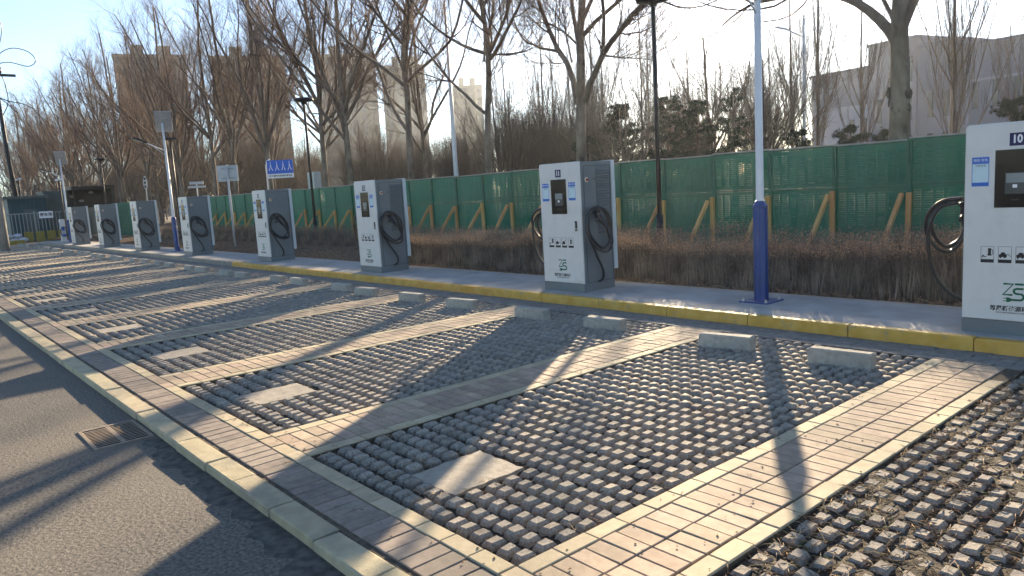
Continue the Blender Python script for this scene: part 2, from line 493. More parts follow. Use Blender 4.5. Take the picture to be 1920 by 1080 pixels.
# parking bays: soil bed with rows of small tapered blocks
BX, BY = .1025, .1388
block_var = []
for v in range(9):
    b = MB(); rr = random.Random(v)
    b.frustum(-.0425, .0425, -.056, .056, -.062, 0, .0105 + rr.uniform(-.002, .002), .0175 + rr.uniform(-.003, .003), ch=.006)
    b.v = [(x + rr.uniform(-.003, .003), y + rr.uniform(-.0035, .0035), z + (rr.uniform(-.004, .003) if z > -.05 else 0)) for x, y, z in b.v]
    me = b.mesh('paver_block', M['paver_block']); block_var.append(me)
camp = Vector((0, 0, 1.672))
bays = {}
for k in range(-2, KMAX + 1):
    x1 = -2.397 - PITCH * k; x0 = x1 - OPEN_W + (.0)
    # soil bed
    nx_, ny_ = 60, 130
    xs = np.linspace(x0 + .001, x1 - .001, nx_); ys = np.linspace(YN + .001, YF - .001, ny_)
    if k > 5: nx_, ny_ = 20, 40; xs = np.linspace(x0 + .001, x1 - .001, nx_); ys = np.linspace(YN + .001, YF - .001, ny_)
    X, Y = np.meshgrid(xs, ys)
    rs = np.random.RandomState(100 + k)
    Z = -.040 + .008 * np.sin(X * 6.1 + k) * np.sin(Y * 4.3 + 2 * k) + .007 * np.sin(X * 17 + Y * 11 + k) + .004 * rs.randn(*X.shape)
    if k == -1: Z += .010
    if k == -1: Z += .007
    idx = np.arange(nx_ * ny_).reshape(ny_, nx_)
    F = np.stack([idx[:-1, :-1], idx[:-1, 1:], idx[1:, 1:], idx[1:, :-1]], -1).reshape(-1, 4)
    bay = inst('parking_bay', np_mesh('parking_bay', np.stack([X.ravel(), Y.ravel(), Z.ravel()], 1), F, M['bay_soil'], smooth=True))
    tag(bay, kind='structure'); bays[k] = bay
    # cement patch
    px0, px1, py0, py1 = x1 - 1.295, x1 - .86, 2.245, 2.775
    if k >= 0:
        b = MB(); rr = random.Random(k); poly = []
        for (ax, ay), (bx, by) in [((px0,py0),(px1,py0)), ((px1,py0),(px1,py1)), ((px1,py1),(px0,py1)), ((px0,py1),(px0,py0))]:
            for t in np.linspace(0, 1, 9)[:-1]:
                poly.append((ax + (bx-ax)*t + rr.uniform(-.011, .011), ay + (by-ay)*t + rr.uniform(-.011, .011)))
        b.prism(poly, -.07, -.012, axis='z')
        o = b.build('cement_patch', M['cement'], bay)
    spots = []
    ncol = 20; nrow = int((YF - YN) / BY)
    for i in range(ncol):
        for j in range(nrow):
            x = x1 - .062 - BX * i; y = YN + BY * (j + .5) + .028
            if x - .035 < x0: continue
            if k >= 0 and px0 - .015 < x < px1 + .015 and py0 - .02 < y < py1 + .02: continue
            spots.append((x + RNG.uniform(-.003, .003), y + RNG.uniform(-.004, .004)))
    # those that show largest first: nearest the camera and in its view
    def key(s):
        d = math.hypot(s[0], s[1]); a = math.degrees(math.atan2(s[0], s[1]))
        return d + (0 if a < -12 else 50)
    spots.sort(key=key)
    n1 = 300 if k in (-1, 0, 1, 2) else 0
    for s in spots[:n1]:
        inst('paver_block', block_var[RNG.randrange(9)], bay, (s[0], s[1], RNG.uniform(-.006, .003) - (.003 if k == -1 else 0)),
             (RNG.uniform(-.035, .035), RNG.uniform(-.035, .035), RNG.uniform(-.04, .04)))
    rest = spots[n1:]
    if rest:
        tv = np.array([[v.co[:] for v in me.vertices] for me in block_var])
        fc = np.array([p.vertices[:] for p in block_var[0].polygons])
        P = np.array(rest); n = len(P)
        c = NR.randint(0, 9, n)
        Vv = tv[c].copy()
        an = NR.uniform(-.04, .04, n)[:, None]
        vx, vy = Vv[:, :, 0].copy(), Vv[:, :, 1].copy()
        Vv[:, :, 0] = vx * np.cos(an) - vy * np.sin(an) + P[:, None, 0]
        Vv[:, :, 1] = vx * np.sin(an) + vy * np.cos(an) + P[:, None, 1]
        Vv[:, :, 2] += NR.uniform(-.006, .003, n)[:, None] + vx * NR.uniform(-.035, .035, n)[:, None] + vy * NR.uniform(-.035, .035, n)[:, None]
        nv = Vv.shape[1]
        Fb = (fc[None] + (np.arange(n) * nv)[:, None, None]).reshape(-1, fc.shape[1])
        rv = np.repeat(NR.rand(n), nv)
        o = inst('paver_block_field', np_mesh('paver_block_field', Vv.reshape(-1, 3), Fb, M['paver_block'], rv=rv), bay)
        tag(o, kind='stuff')

# walkway: slab, edging, kerb stones
g = MB(); g.box(-50.6, 3.2, 7.275, 8.60, -.14, .116)
walk = tag(g.build('walkway', M['walk']), kind='structure')
g = MB(); g.box(-50.6, 3.2, 8.603, 8.66, -.14, .119, ch=.006); g.build('edging', M['walk_edge'], walk)
x = -7.762 + 1.109 * 9
while x > -50:
    w = 1.109 - .010
    xc = x - 1.109 / 2
    b = MB(); b.box(-w/2, w/2, -.058, .058, -.2, 0, ch=.012)
    b.build('walkway_kerb_stone', M['kerb_yellow'] if xc > -20.2 else M['kerb_grey'], walk, (xc, 7.212 + RNG.uniform(-.003, .003), .118 + RNG.uniform(-.002, .002)), (0, 0, RNG.uniform(-.003, .003)))
    x -= 1.109

# garden bed behind the walkway and ground beyond
nx_, ny_ = 300, 60
xs = np.linspace(-60, 6, nx_); ys = np.linspace(8.665, 15.6, ny_)
X, Y = np.meshgrid(xs, ys)
rs = np.random.RandomState(9)
Z = .07 + .03 * np.sin(X * .8) * np.sin(Y * 1.3) + .012 * rs.randn(*X.shape) + .02 * (Y - 8.6) / 6
Z[0] = .085
idx = np.arange(nx_ * ny_).reshape(ny_, nx_)
F = np.stack([idx[:-1, :-1], idx[:-1, 1:], idx[1:, 1:], idx[1:, :-1]], -1).reshape(-1, 4)
tag(inst('garden_bed', np_mesh('garden_bed', np.stack([X.ravel(), Y.ravel(), Z.ravel()], 1), F, M['soil'], smooth=True)), kind='structure')
g = MB(); g.box(-300, 100, 15.6, 400, -.14, .08)
tag(g.build('park_ground', M['park_soil']), kind='structure')

# drain grate
gr = empty('drain_grate', (-6.31, 1.2125, -.052))
tag(gr, 'rusty slotted drain grate sunk in the asphalt beside the road kerb', 'drain grate')
b = MB(); W2, D2 = .31, .2075
b.box(-W2, W2, -D2, -D2 + .028, -.03, 0, ch=.003); b.box(-W2, W2, D2 - .028, D2, -.03, 0, ch=.003)
b.box(-W2, -W2 + .035, -D2 + .028, D2 - .028, -.03, 0); b.box(W2 - .035, W2, -D2 + .028, D2 - .028, -.03, 0)
b.build('frame', M['iron'], gr)
b = MB(); b.box(-W2 + .035, W2 - .035, -.016, .016, -.028, -.002); b.build('centre_rib', M['iron'], gr)
nb = 13; sp = (2 * W2 - .07) / nb
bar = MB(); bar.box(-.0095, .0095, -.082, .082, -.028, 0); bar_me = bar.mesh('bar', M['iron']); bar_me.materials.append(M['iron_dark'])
for p in bar_me.polygons: p.material_index = 0 if p.normal.z > .5 else 1  # tops stay light iron, all other faces painted dark so slots look deep
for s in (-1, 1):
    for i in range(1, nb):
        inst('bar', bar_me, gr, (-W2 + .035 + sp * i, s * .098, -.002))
b = MB(); b.box(-W2 + .01, W2 - .01, -D2 + .01, D2 - .01, -.086, -.084); b.build('pit', M['pit'], gr)  # near-black sheet, the pit's dark depth put into its colour

# wheel stops
def stop_mesh(i):
    rr = random.Random(40 + i); b = MB()
    b.box(-.265, .265, -.062, .062, -.055, .125, ch=.012)
    b.v = [(x + rr.uniform(-.008, .008), y + rr.uniform(-.005, .005), z + rr.uniform(-.006, .004)) for x, y, z in b.v]
    return b.mesh('wheel_stop', M['stop_block'])
stops = [stop_mesh(i) for i in range(4)]
special = {(0, 0): (-2.905, 6.13, 5), (0, 1): (-4.05, 6.15, 9), (1, 0): (-5.70, 6.22, 3), (1, 1): (-6.97, 6.24, 2), (2, 0): (-8.47, 6.24, 9), (2, 1): (-9.75, 6.22, 4)}
ords = ['nearest', 'second', 'third', 'fourth', 'fifth', 'sixth', 'seventh', 'eighth', 'ninth', 'tenth', 'eleventh', 'twelfth', 'thirteenth', 'fourteenth', 'fifteenth', 'sixteenth', 'seventeenth', 'eighteenth', 'nineteenth']
for k in range(0, KMAX + 1):
    for s in range(2):
        if (k, s) in special: x, y, r = special[(k, s)]
        else:
            x = -2.397 - PITCH * k - (.55 if s == 0 else 1.55) + RNG.uniform(-.06, .06); y = 6.2 + RNG.uniform(-.05, .08); r = RNG.uniform(-3, 9)
        o = inst('wheel_stop', stops[(k * 2 + s) % 4], None, (x, y, -.003), (0, 0, R(r)))
        tag(o, f"concrete wheel stop, {'right' if s == 0 else 'left'} one in the {ords[k]} full bay from the right", 'wheel stop', 'wheel stop blocks at the bay ends')

# dead weeds and straw between the blocks of the nearest bay and a little elsewhere
def straw(name, n, xr, yr, zr, L, w, m, seed, up=.35, clump=0):
    rs = np.random.RandomState(seed)
    if clump:
        cxs = rs.uniform(*xr, clump); cys = rs.uniform(*yr, clump)
        ci = rs.randint(0, clump, n)
        P = np.stack([cxs[ci] + rs.randn(n) * .06, cys[ci] + rs.randn(n) * .06], 1)
        P[:, 0] = np.clip(P[:, 0], xr[0] + .02, xr[1] - .02); P[:, 1] = np.clip(P[:, 1], yr[0] + .02, yr[1] - .02)
    else:
        P = np.stack([rs.uniform(*xr, n), rs.uniform(*yr, n)], 1)
    z0 = rs.uniform(*zr, n)
    a = rs.uniform(0, 2 * math.pi, n); l = rs.uniform(L[0], L[1], n)
    e = rs.uniform(-.1, up, n)
    d = np.stack([np.cos(a) * np.cos(e), np.sin(a) * np.cos(e), np.sin(e)], 1)
    side = np.stack([-np.sin(a), np.cos(a), np.zeros(n)], 1) * (w / 2)
    A = np.column_stack([P, z0]); mid = A + d * (l * .5)[:, None] + np.array([0, 0, 1]) * (l * .08)[:, None]; B = A + d * l[:, None]
    upv = np.array([0, 0, w * .6])
    V = np.stack([A - side, A + side, A + upv, mid - side, mid + side, mid + upv, B], 1)
    f4 = np.array([[0, 3, 5, 2], [2, 5, 4, 1], [1, 4, 3, 0]]); f3 = np.array([[3, 6, 5], [5, 6, 4], [4, 6, 3]])
    off = (np.arange(n) * 7)[:, None, None]
    rv = np.repeat(rs.rand(n), 7)
    return np_mesh(name, V.reshape(-1, 3), [(f4[None] + off).reshape(-1, 4), (f3[None] + off).reshape(-1, 3)], m, rv=rv)
M['straw'] = mat('dry straw', (.26,.17,.10), (.48,.35,.21), 15, .85, rnd=.3, coord='World')
M['straw_dark'] = mat('brown straw', (.12,.075,.045), (.22,.14,.085), 15, .85, rnd=.3, coord='World')
M['weed'] = mat('green weed', (.09,.13,.035), (.16,.20,.06), 15, .7, rnd=.2, coord='World')
x1 = -2.397 + PITCH
for nm, me in (('dead_grass', straw('dead_grass', 2600, (x1 - OPEN_W, -.5), (YN, 6.6), (-.04, .0), (.03, .12), .004, M['straw'], 1, .3, 190)),
               ('dead_grass', straw('dead_grass', 6000, (x1 - OPEN_W, -.5), (YN, 6.6), (-.045, -.004), (.02, .08), .005, M['straw_dark'], 2, .3)),
               ('weeds', straw('weeds', 260, (x1 - OPEN_W, -.5), (2.0, 5.5), (-.045, -.02), (.03, .07), .006, M['weed'], 3, .5, 12)),
               ('dead_grass', straw('dead_grass', 5200, (-4.44, -2.41), (2.0, 6.6), (-.045, -.02), (.02, .06), .004, M['straw_dark'], 4, .2)),
               ('dead_grass', straw('dead_grass', 1100, (-4.44, -2.41), (2.0, 6.6), (-.04, -.005), (.03, .08), .004, M['straw'], 5, .3, 45)),
               ('dead_grass', straw('dead_grass', 2600, (-7.2, -5.16), (2.0, 6.6), (-.05, -.03), (.02, .06), .004, M['straw_dark'], 6, .2)),
               ('dead_grass', straw('dead_grass', 1500, (-58, 3), (8.75, 14), (.07, .11), (.05, .3), .008, M['straw'], 7, .3))):
    tag(inst(nm, me), kind='stuff')
# crumbs of bark and leaf on the bricks
rs = np.random.RandomState(77)
n = 900
P = np.stack([rs.uniform(-6, -.8, n), rs.uniform(1.6, 6.6, n)], 1)
inb = ((-1.73 - P[:, 0]) % PITCH < .66) | (P[:, 1] < 1.95)
P = P[inb]; n = len(P)
s = rs.uniform(.003, .008, n); a = rs.uniform(0, 6.28, n)
tri = np.array([[1, 0], [-.6, .7], [-.5, -.8]])
V = np.zeros((n, 4, 3))
for i in range(3):
    V[:, i, 0] = P[:, 0] + s * (tri[i, 0] * np.cos(a) * 1.8 - tri[i, 1] * np.sin(a)); V[:, i, 1] = P[:, 1] + s * (tri[i, 0] * np.sin(a) * 1.8 + tri[i, 1] * np.cos(a)); V[:, i, 2] = .003
V[:, 3, :2] = P; V[:, 3, 2] = .003 + s * .8
f = (np.array([[0, 1, 3], [1, 2, 3], [2, 0, 3]])[None] + (np.arange(n) * 4)[:, None, None]).reshape(-1, 3)
tag(inst('leaf_crumbs', np_mesh('leaf_crumbs', V.reshape(-1, 3), f, M['straw_dark'])), kind='stuff')
# leaf litter on the bed
n = 16000
P = np.stack([rs.uniform(-60, 3, n), 8.70 + np.abs(rs.randn(n)) * 1.8], 1)
s = rs.uniform(.015, .045, n); a = rs.uniform(0, 6.28, n)
V = np.zeros((n, 4, 3))
for i in range(3):
    V[:, i, 0] = P[:, 0] + s * (tri[i, 0] * np.cos(a) * 1.4 - tri[i, 1] * np.sin(a)); V[:, i, 1] = P[:, 1] + s * (tri[i, 0] * np.sin(a) * 1.4 + tri[i, 1] * np.cos(a)); V[:, i, 2] = .075 + rs.uniform(0, .03, n)
V[:, 3, :2] = P; V[:, 3, 2] = .10 + s * .8
f = (np.array([[0, 1, 3], [1, 2, 3], [2, 0, 3]])[None] + (np.arange(n) * 4)[:, None, None]).reshape(-1, 3)
tag(inst('leaf_litter', np_mesh('leaf_litter', V.reshape(-1, 3), f, M['litter'], rv=np.repeat(rs.rand(n), 4))), kind='stuff')

# ------------------------------------------------------------------ charging cabinets
CW, CD, CH = .815, .73, 1.85
def rounded_rect(x0, x1, z0, z1, r, n=5, corners=(1, 1, 1, 1)):
    pts = []
    for (cx_, cz_, a0, on) in ((x1 - r, z1 - r, 0, corners[0]), (x0 + r, z1 - r, 90, corners[1]), (x0 + r, z0 + r, 180, corners[2]), (x1 - r, z0 + r, 270, corners[3])):
        if on:
            for i in range(n + 1):
                a = R(a0 + 90 * i / n); pts.append((cx_ + r * math.cos(a), cz_ + r * math.sin(a)))
        else:
            sx = 1 if a0 in (0, 270) else -1; sz = 1 if a0 in (0, 90) else -1
            pts.append((cx_ + sx * r, cz_ + sz * r))
    return pts

def strip_shape(b, pts, w, y0, y1):
    """flat ribbon in the xz plane"""
    P = [Vector((p[0], p[1])) for p in pts]
    Lf, Rt = [], []
    for i, p in enumerate(P):
        if i == 0: t = P[1] - P[0]
        elif i == len(P) - 1: t = P[-1] - P[-2]
        else: t = (P[i+1] - P[i]).normalized() + (P[i] - P[i-1]).normalized()
        t.normalize(); nrm = Vector((-t.y, t.x)) * w / 2
        Lf.append(p + nrm); Rt.append(p - nrm)
    for i in range(len(P) - 1):
        b.prism([(Lf[i].x, Lf[i].y), (Rt[i].x, Rt[i].y), (Rt[i+1].x, Rt[i+1].y), (Lf[i+1].x, Lf[i+1].y)], y0, y1)

def logo_mesh():
    b = MB(); s = .078
    X0, Z0 = .325, CH - 1.50
    f = lambda x, z: (X0 + x * s * 1.0, Z0 + z * s * 1.0)
    w = .018
    strip_shape(b, [f(0, 1.35), f(.95, 1.35), f(-.02, .12), f(.9, .12)], w, -.0022, -.0002)
    strip_shape(b, [f(1.12, 1.35), f(1.95, 1.35)], w, -.0022, -.0002)
    arc1 = [f(1.38 + .36 * math.cos(R(a)), .55 + .29 * math.sin(R(a))) for a in range(90, 271, 20)]
    strip_shape(b, [f(1.95, .84)] + arc1 + [f(1.6, .26)], w, -.0022, -.0002)
    arc2 = [f(1.62 + .36 * math.cos(R(a)), -.09 + .35 * math.sin(R(a))) for a in range(90, -91, -20)]
    strip_shape(b, arc2 + [f(.75, -.44)], w, -.0022, -.0002)
    b.prism([f(.32, -.18), f(.6, -.18), f(.82, -.32), f(.82, -.56), f(.6, -.70), f(.32, -.70)], -.0026, -.0002)
    b.box(*[f(.02, 0)[0], f(.34, 0)[0]], -.0026, -.0002, f(0, -.33)[1], f(0, -.25)[1])
    b.box(*[f(.02, 0)[0], f(.34, 0)[0]], -.0026, -.0002, f(0, -.63)[1], f(0, -.55)[1])
    return b.mesh('logo', M['print_green'])

def icon_mesh(kind):
    b = MB(); w, h = .103, .145
    t = .0025; y0, y1 = -.0016, -.0002
    b.box(0, w, y0, y1, h - t, h); b.box(0, t, y0, y1, 0, h - t); b.box(w - t, w, y0, y1, 0, h - t)
    b.box(t, w - t, y0, y1, 0, .03)
    def ring(cx_, cz_, r, n=10):
        b.prism([(cx_ + r * math.cos(2 * math.pi * i / n), cz_ + r * math.sin(2 * math.pi * i / n)) for i in range(n)], y0 - .0004, y1)
    if kind == 0:      # charging post and hand
        b.box(.052, .084, y0, y1, .062, .074); b.box(.056, .080, y0, y1, .074, .128)
        strip_shape(b, [(.080, .118), (.092, .112), (.095, .085), (.088, .07)], .005, y0, y1)
        strip_shape(b, [(.006, .045), (.022, .056), (.044, .05)], .008, y0, y1); ring(.018, .062, .007)
    elif kind in (1, 2):    # car with a plug lead
        b.prism([(.006, .052), (.006, .074), (.018, .078), (.026, .094), (.048, .094), (.058, .078), (.066, .074), (.066, .052)], y0, y1)
        ring(.018, .052, .009); ring(.052, .052, .009)
        if kind == 1: strip_shape(b, [(.066, .07), (.078, .078), (.088, .066), (.097, .058)], .005, y0, y1)
        else: strip_shape(b, [(.012, .036), (.09, .122)], .005, y0, y1)
    else:
        b.box(.034, .066, y0, y1, .05, .062); b.box(.038, .062, y0, y1, .062, .12)
        strip_shape(b, [(.062, .11), (.076, .104), (.078, .075)], .005, y0, y1)
    return b.mesh('pictogram', M['print_black'])

def loop_pts(cx_, cy_, cz_, ry, rz, n, turns, outx, tilt=0.0, a0=90, skew=0.0, dirn=1):
    pts = []
    for i in range(int(n * turns) + 1):
        a = R(a0) + dirn * 2 * math.pi * i / n
        y = cy_ + ry * math.cos(a); z = cz_ + rz * math.sin(a)
        pts.append((cx_ + outx * i / (n * turns) + skew * (math.sin(a) - 1) * -.5, y, z))
    return pts

def smooth_poly(pts, n=6):
    """Catmull-Rom"""
    P = [Vector(p) for p in pts]; P = [P[0] * 2 - P[1]] + P + [P[-1] * 2 - P[-2]]
    out = []
    for i in range(1, len(P) - 2):
        for k in range(n):
            t = k / n
            out.append(.5 * ((2 * P[i]) + (P[i+1] - P[i-1]) * t + (2*P[i-1] - 5*P[i] + 4*P[i+1] - P[i+2]) * t*t + (3*P[i] - P[i-1] - 3*P[i+1] + P[i+2]) * t**3))
    out.append(P[-2])
    return out

def gun_mesh(side):
    b = MB(); s = side
    b.tube([(s*.07, .235, 1.12), (s*.085, .27, 1.06), (s*.10, .33, .98), (s*.11, .385, .915)], [.034, .038, .030, .024], n=10)
    b.tube([(s*.02, .235, 1.155), (s*.10, .235, 1.125)], [.040, .043], n=12)
    b.tube([(s*.085, .255, 1.05), (s*.10, .20, 1.00)], [.018, .015], n=8)
    return b.mesh('plug_handle', M['gun'])

def cable_pts(side):
    s = side
    if s > 0:
        p = [(s*.095, .40, .93), (s*.10, .44, .80), (s*.11, .47, .68), (s*.12, .44, .58), (s*.13, .30, .56), (s*.13, .12, .66), (s*.13, .02, .84), (s*.12, .02, 1.02), (s*.11, .11, 1.15), (s*.10, .25, 1.19),
             (s*.10, .38, 1.12), (s*.10, .46, .96), (s*.11, .50, .78), (s*.12, .49, .66), (s*.13, .40, .63), (s*.14, .28, .62), (s*.14, .14, .70), (s*.14, .00, .86), (s*.13, .00, 1.04), (s*.11, .10, 1.18), (s*.09, .22, 1.21), (s*.09, .34, 1.17),
             (s*.10, .43, 1.04)]
        q = [(s*.13, -.005, 1.08), (s*.14, -.03, .94), (s*.14, .00, .78), (s*.13, .09, .64), (s*.11, .18, .50), (s*.09, .27, .38), (s*.07, .33, .30), (s*.05, .36, .22), (s*.04, .35, .16), (s*.02, .29, .13)]
        q = [(s*.11, .10, 1.17), (s*.13, .02, 1.12)] + q
        return smooth_poly(p), smooth_poly(q)
    p = [(s*.10, .36, .93), (s*.16, .38, .80), (s*.26, .33, .74), (s*.34, .26, .86), (s*.35, .22, 1.02), (s*.27, .20, 1.15), (s*.14, .20, 1.20), (s*.05, .24, 1.17),
         (s*.05, .30, 1.05), (s*.10, .34, .85), (s*.20, .33, .70), (s*.30, .26, .72), (s*.385, .20, .88), (s*.36, .16, 1.06), (s*.24, .16, 1.18), (s*.08, .18, 1.20)]
    q = [(s*.10, .16, 1.17), (s*.25, .13, 1.12), (s*.33, .12, .95), (s*.34, .14, .72), (s*.29, .18, .48), (s*.20, .22, .33), (s*.09, .26, .24), (s*.01, .30, .20)]
    return smooth_poly(p), smooth_poly(q)

def cable_mesh(side, seed=0):
    b = MB(); rc = random.Random(seed)
    for p in cable_pts(side):
        a, c, d = rc.uniform(0, 6), rc.uniform(0, 6), (.022 if seed else 0)
        p = [v + Vector((d * .5 * math.sin(i * .11 + a), d * math.sin(i * .08 + c), d * math.sin(i * .07 + a + c))) for i, v in enumerate(p)]
        b.tube(p, .0185, n=9)
    if side > 0:
        b.tube([(.125 + .02 * math.sin(i * .3), .245 + (.225 + .02 * math.sin(seed + i * .2)) * math.cos(R(i * 12)), .905 + .285 * math.sin(R(i * 12)) - .03 * math.cos(R(i * 12))) for i in range(31)], .0185, n=9)
    return b.mesh('charging_cable', M['rubber'])

def hook_mesh(side):
    b = MB(); s = side
    if s > 0:
        b.box(0, .05, .20, .29, 1.13, 1.19, ch=.008); b.tube([(s*.015, .235, 1.16), (s*.09, .235, 1.165), (s*.105, .235, 1.205)], [.026, .024, .022], n=10)
    else:
        b.box(-.05, 0, .20, .29, 1.13, 1.19, ch=.008); b.tube([(s*.015, .235, 1.16), (s*.09, .235, 1.165), (s*.105, .235, 1.205)], [.026, .024, .022], n=10)
    return b.mesh('cable_holder', M['back_panel'])

def front_panel_mesh():
    b = MB()
    outer = rounded_rect(0, CW, .125, CH, .035, 5, (0, 1, 0, 0))
    ins = .006
    inner = rounded_rect(ins, CW - ins, .125 + ins, CH - ins, .030, 5, (0, 1, 0, 0))
    n = len(outer)
    V = [(x, .022, z) for x, z in outer] + [(x, .003, z) for x, z in outer] + [(x, -.003, z) for x, z in inner]
    fs = []
    for i in range(n):
        j = (i + 1) % n
        fs += [(i, j, n + j, n + i), (n + i, n + j, 2*n + j, 2*n + i)]
    fs.append(tuple(range(2*n, 3*n)))
    b._add(V, fs)
    return b.mesh('front_panel', M['white_panel'])

CM = {}
def build_charger_meshes():
    b = MB(); b.box(.004, CW - .003, .022, .652, 0, CH - .004, ch=.004); b.box(.0, CW, .0, .022, 0, .122)
    # lid lines
    CM['body'] = b.mesh('cabinet_body', M['grey_panel'])
    CM['front'] = front_panel_mesh()
    b = MB(); b.box(-.006, CW + .010, .655, .725, .275, CH + .006, ch=.008); CM['back'] = b.mesh('back_door', M['back_panel'])
    b = MB(); b.box(CW - .20 + .2 - .003, CW + .006, .10, .60, CH - .045, CH - .040); CM['trim'] = b.mesh('trim_line', M['grey_panel'])
    b = MB(); b.box(.235, .548, -.0065, -.0035, CH - .728, CH - .232, ch=.0005); CM['screen'] = b.mesh('screen', M['glass_black'])
    b = MB(); b.box(.315, .475, -.0085, -.0068, CH - .61, CH - .43); CM['bezel'] = b.mesh('card_reader', M['screen_bezel'])
    b = MB(); b.box(.322, .468, -.0100, -.0087, CH - .515, CH - .435); CM['display'] = b.mesh('display', M['display'])
    b = MB(); b.box(.372, .405, -.0105, -.0087, CH - .558, CH - .530); CM['button'] = b.mesh('white_key', M['print_white'])
    b = MB(); b.box(.338, .452, -.0052, -.0034, CH - .203, CH - .094); CM['plate'] = b.mesh('number_plate', M['navy'])
    for i, x in enumerate((.056, .595)):
        b = MB(); b.box(x, x + .134, -.0045, -.0031, CH - .537, CH - .283); CM['st%d' % i] = b.mesh('sticker', M['sticker_pale'])
    b = MB(); b.box(0, .134, -.0062, -.0047, .195, .254); b.box(0, .134, -.0062, -.0047, 0, .034); b.box(0, .004, -.0062, -.0047, .034, .195); b.box(.130, .134, -.0062, -.0047, .034, .195)
    CM['stb'] = b.mesh('sticker_band', M['sticker_blue'])
    CM['stt'] = text_mesh('\u5fae\u4fe1 \u5145\u7535', .026)
    CM['stt'].materials.append(M['print_white'])
    CM['stt2'] = text_mesh('\u626b\u7801\u5145\u7535', .020); CM['stt2'].materials.append(M['print_black'])
    b = MB(); b.box(.690, .733, -.012, -.0035, CH - .972, CH - .83, ch=.003); CM['handle'] = b.mesh('door_handle', M['black'])
    b = MB(); b.box(.698, .706, -.020, -.0125, CH - .955, CH - .85); b.box(.712, .728, -.015, -.0125, CH - .96, CH - .93); CM['lever'] = b.mesh('lever', M['steel'])
    CM['logo'] = logo_mesh()
    for i in range(4): CM['ic%d' % i] = icon_mesh(i)
    CM['name'] = text_mesh('\u7b51\u665f\u65b0\u80fd\u6e90\u79d1\u6280', .050, bold=.0012); CM['name'].materials.append(M['print_black'])
    CM['name2'] = text_mesh('ZHUCHENGXINNENGYUANKEJI', .0165, bold=.0003); CM['name2'].materials.append(M['print_black'])
    CM['foot'] = text_mesh('PnuHz', .022); CM['foot'].materials.append(M['screen_bezel'])
    b = MB()
    for z in (.128, 1.780): b.box(CW - .001, CW + .0015, .085, .625, z, z + .005)
    for y in (.080, .625): b.box(CW - .001, CW + .0015, y, y + .005, .128, 1.785)
    CM['seam'] = b.mesh('door_seam', M['black'])
    # side vents
    b = MB()
    nl = 26
    for i in range(nl):
        z = .82 + i * (.93 / nl)
        b.prism([(CW + .0, z), (CW + .013, z + .004), (CW + .011, z + .008), (CW + .0, z + .018)], .335, .605) if False else None
        b._add([(CW - .001, .335, z), (CW + .020, .335, z + .003), (CW - .001, .335, z + .024), (CW - .001, .605, z), (CW + .020, .605, z + .003), (CW - .001, .605, z + .024)],
               [(0, 1, 2), (5, 4, 3), (0, 3, 4, 1), (1, 4, 5, 2), (2, 5, 3, 0)])
    CM['vent'] = b.mesh('vent_louvres', M['grey_panel'])
    n = 20
    def disc(r0, x0, x1, y, z, m, nm):
        b = MB(); b.tube([(x0, y, z), (x1, y, z)], r0, n=n, smooth=False); return b.mesh(nm, m)
    CM['ring'] = disc(.036, CW - .001, CW + .006, .14, 1.59, M['ring'], 'label_ring')
    CM['estop'] = disc(.017, CW + .006, CW + .028, .14, 1.59, M['red'], 'stop_button')
    CM['lock'] = disc(.011, CW - .001, CW + .006, .29, 1.595, M['black'], 'lock')
    for s in (1, -1):
        CM['gun%d' % s] = gun_mesh(s); CM['cab%d' % s] = cable_mesh(s); CM['cabs%d' % s] = [CM['cab%d' % s]] + [cable_mesh(s, 7 * q + s) for q in (1, 2, 3)]; CM['hook%d' % s] = hook_mesh(s)
build_charger_meshes()

def charger(number, loc, label, detail=2):
    t = empty('charging_cabinet', loc)
    tag(t, label, 'ev charger', 'numbered EV charging cabinets along the walkway')
    inst('cabinet_body', CM['body'], t)
    fp = inst('front_panel', CM['front'], t)
    inst('back_door', CM['back'], t)
    sc = inst('screen', CM['screen'], t)
    inst('card_reader', CM['bezel'], sc); inst('display', CM['display'], sc); inst('white_key', CM['button'], sc)
    pl = inst('number_plate', CM['plate'], t)
    nm = text_mesh(str(number), .093, bold=.0032, sx=.84); nm.materials.append(M['print_white'])
    inst('number', nm, pl, (.395, -.0060, CH - .149))
    for i, x in enumerate((.056, .595)):
        st = inst('sticker', CM['st%d' % i], t)
        inst('sticker_band', CM['stb'], st, (x, 0, CH - .537))
        if detail > 1:
            inst('sticker_text', CM['stt'], st, (x + .067, -.0068, CH - .537 + .226)); inst('sticker_text', CM['stt2'], st, (x + .067, -.0052, CH - .537 + .178))
    h = inst('door_handle', CM['handle'], t); inst('lever', CM['lever'], h)
    inst('logo', CM['logo'], t, (0, -.0028, 0))
    inst('company_name', CM['name'], t, (.392, -.0036, CH - 1.617), scale=(.96, 1, 1))
    if detail > 1:
        inst('company_name_small', CM['name2'], t, (.392, -.0036, CH - 1.652)); inst('keypad_print', CM['foot'], sc, (.392, -.0072, CH - .66))
    for i, x in enumerate((.146, .281, .413, .545)):
        inst('pictogram', CM['ic%d' % i], t, (x - .004, -.0028, CH - 1.212))
    if detail > 0: tag(inst('vent_louvres', CM['vent'], t), kind='stuff')
    inst('door_seam', CM['seam'], t)
    rg = inst('label_ring', CM['ring'], t); inst('stop_button', CM['estop'], rg)
    inst('lock', CM['lock'], t)
    inst('cable_holder', CM['hook1'], t, (CW, 0, 0)); inst('plug_handle', CM['gun1'], t, (CW, 0, 0)); inst('charging_cable', CM['cabs1'][(number - 11) % 4], t, (CW, 0, 0))
    inst('cable_holder', CM['hook-1'], t); inst('plug_handle', CM['gun-1'], t); inst('charging_cable', CM['cabs-1'][(number - 10) % 4], t)
    return t
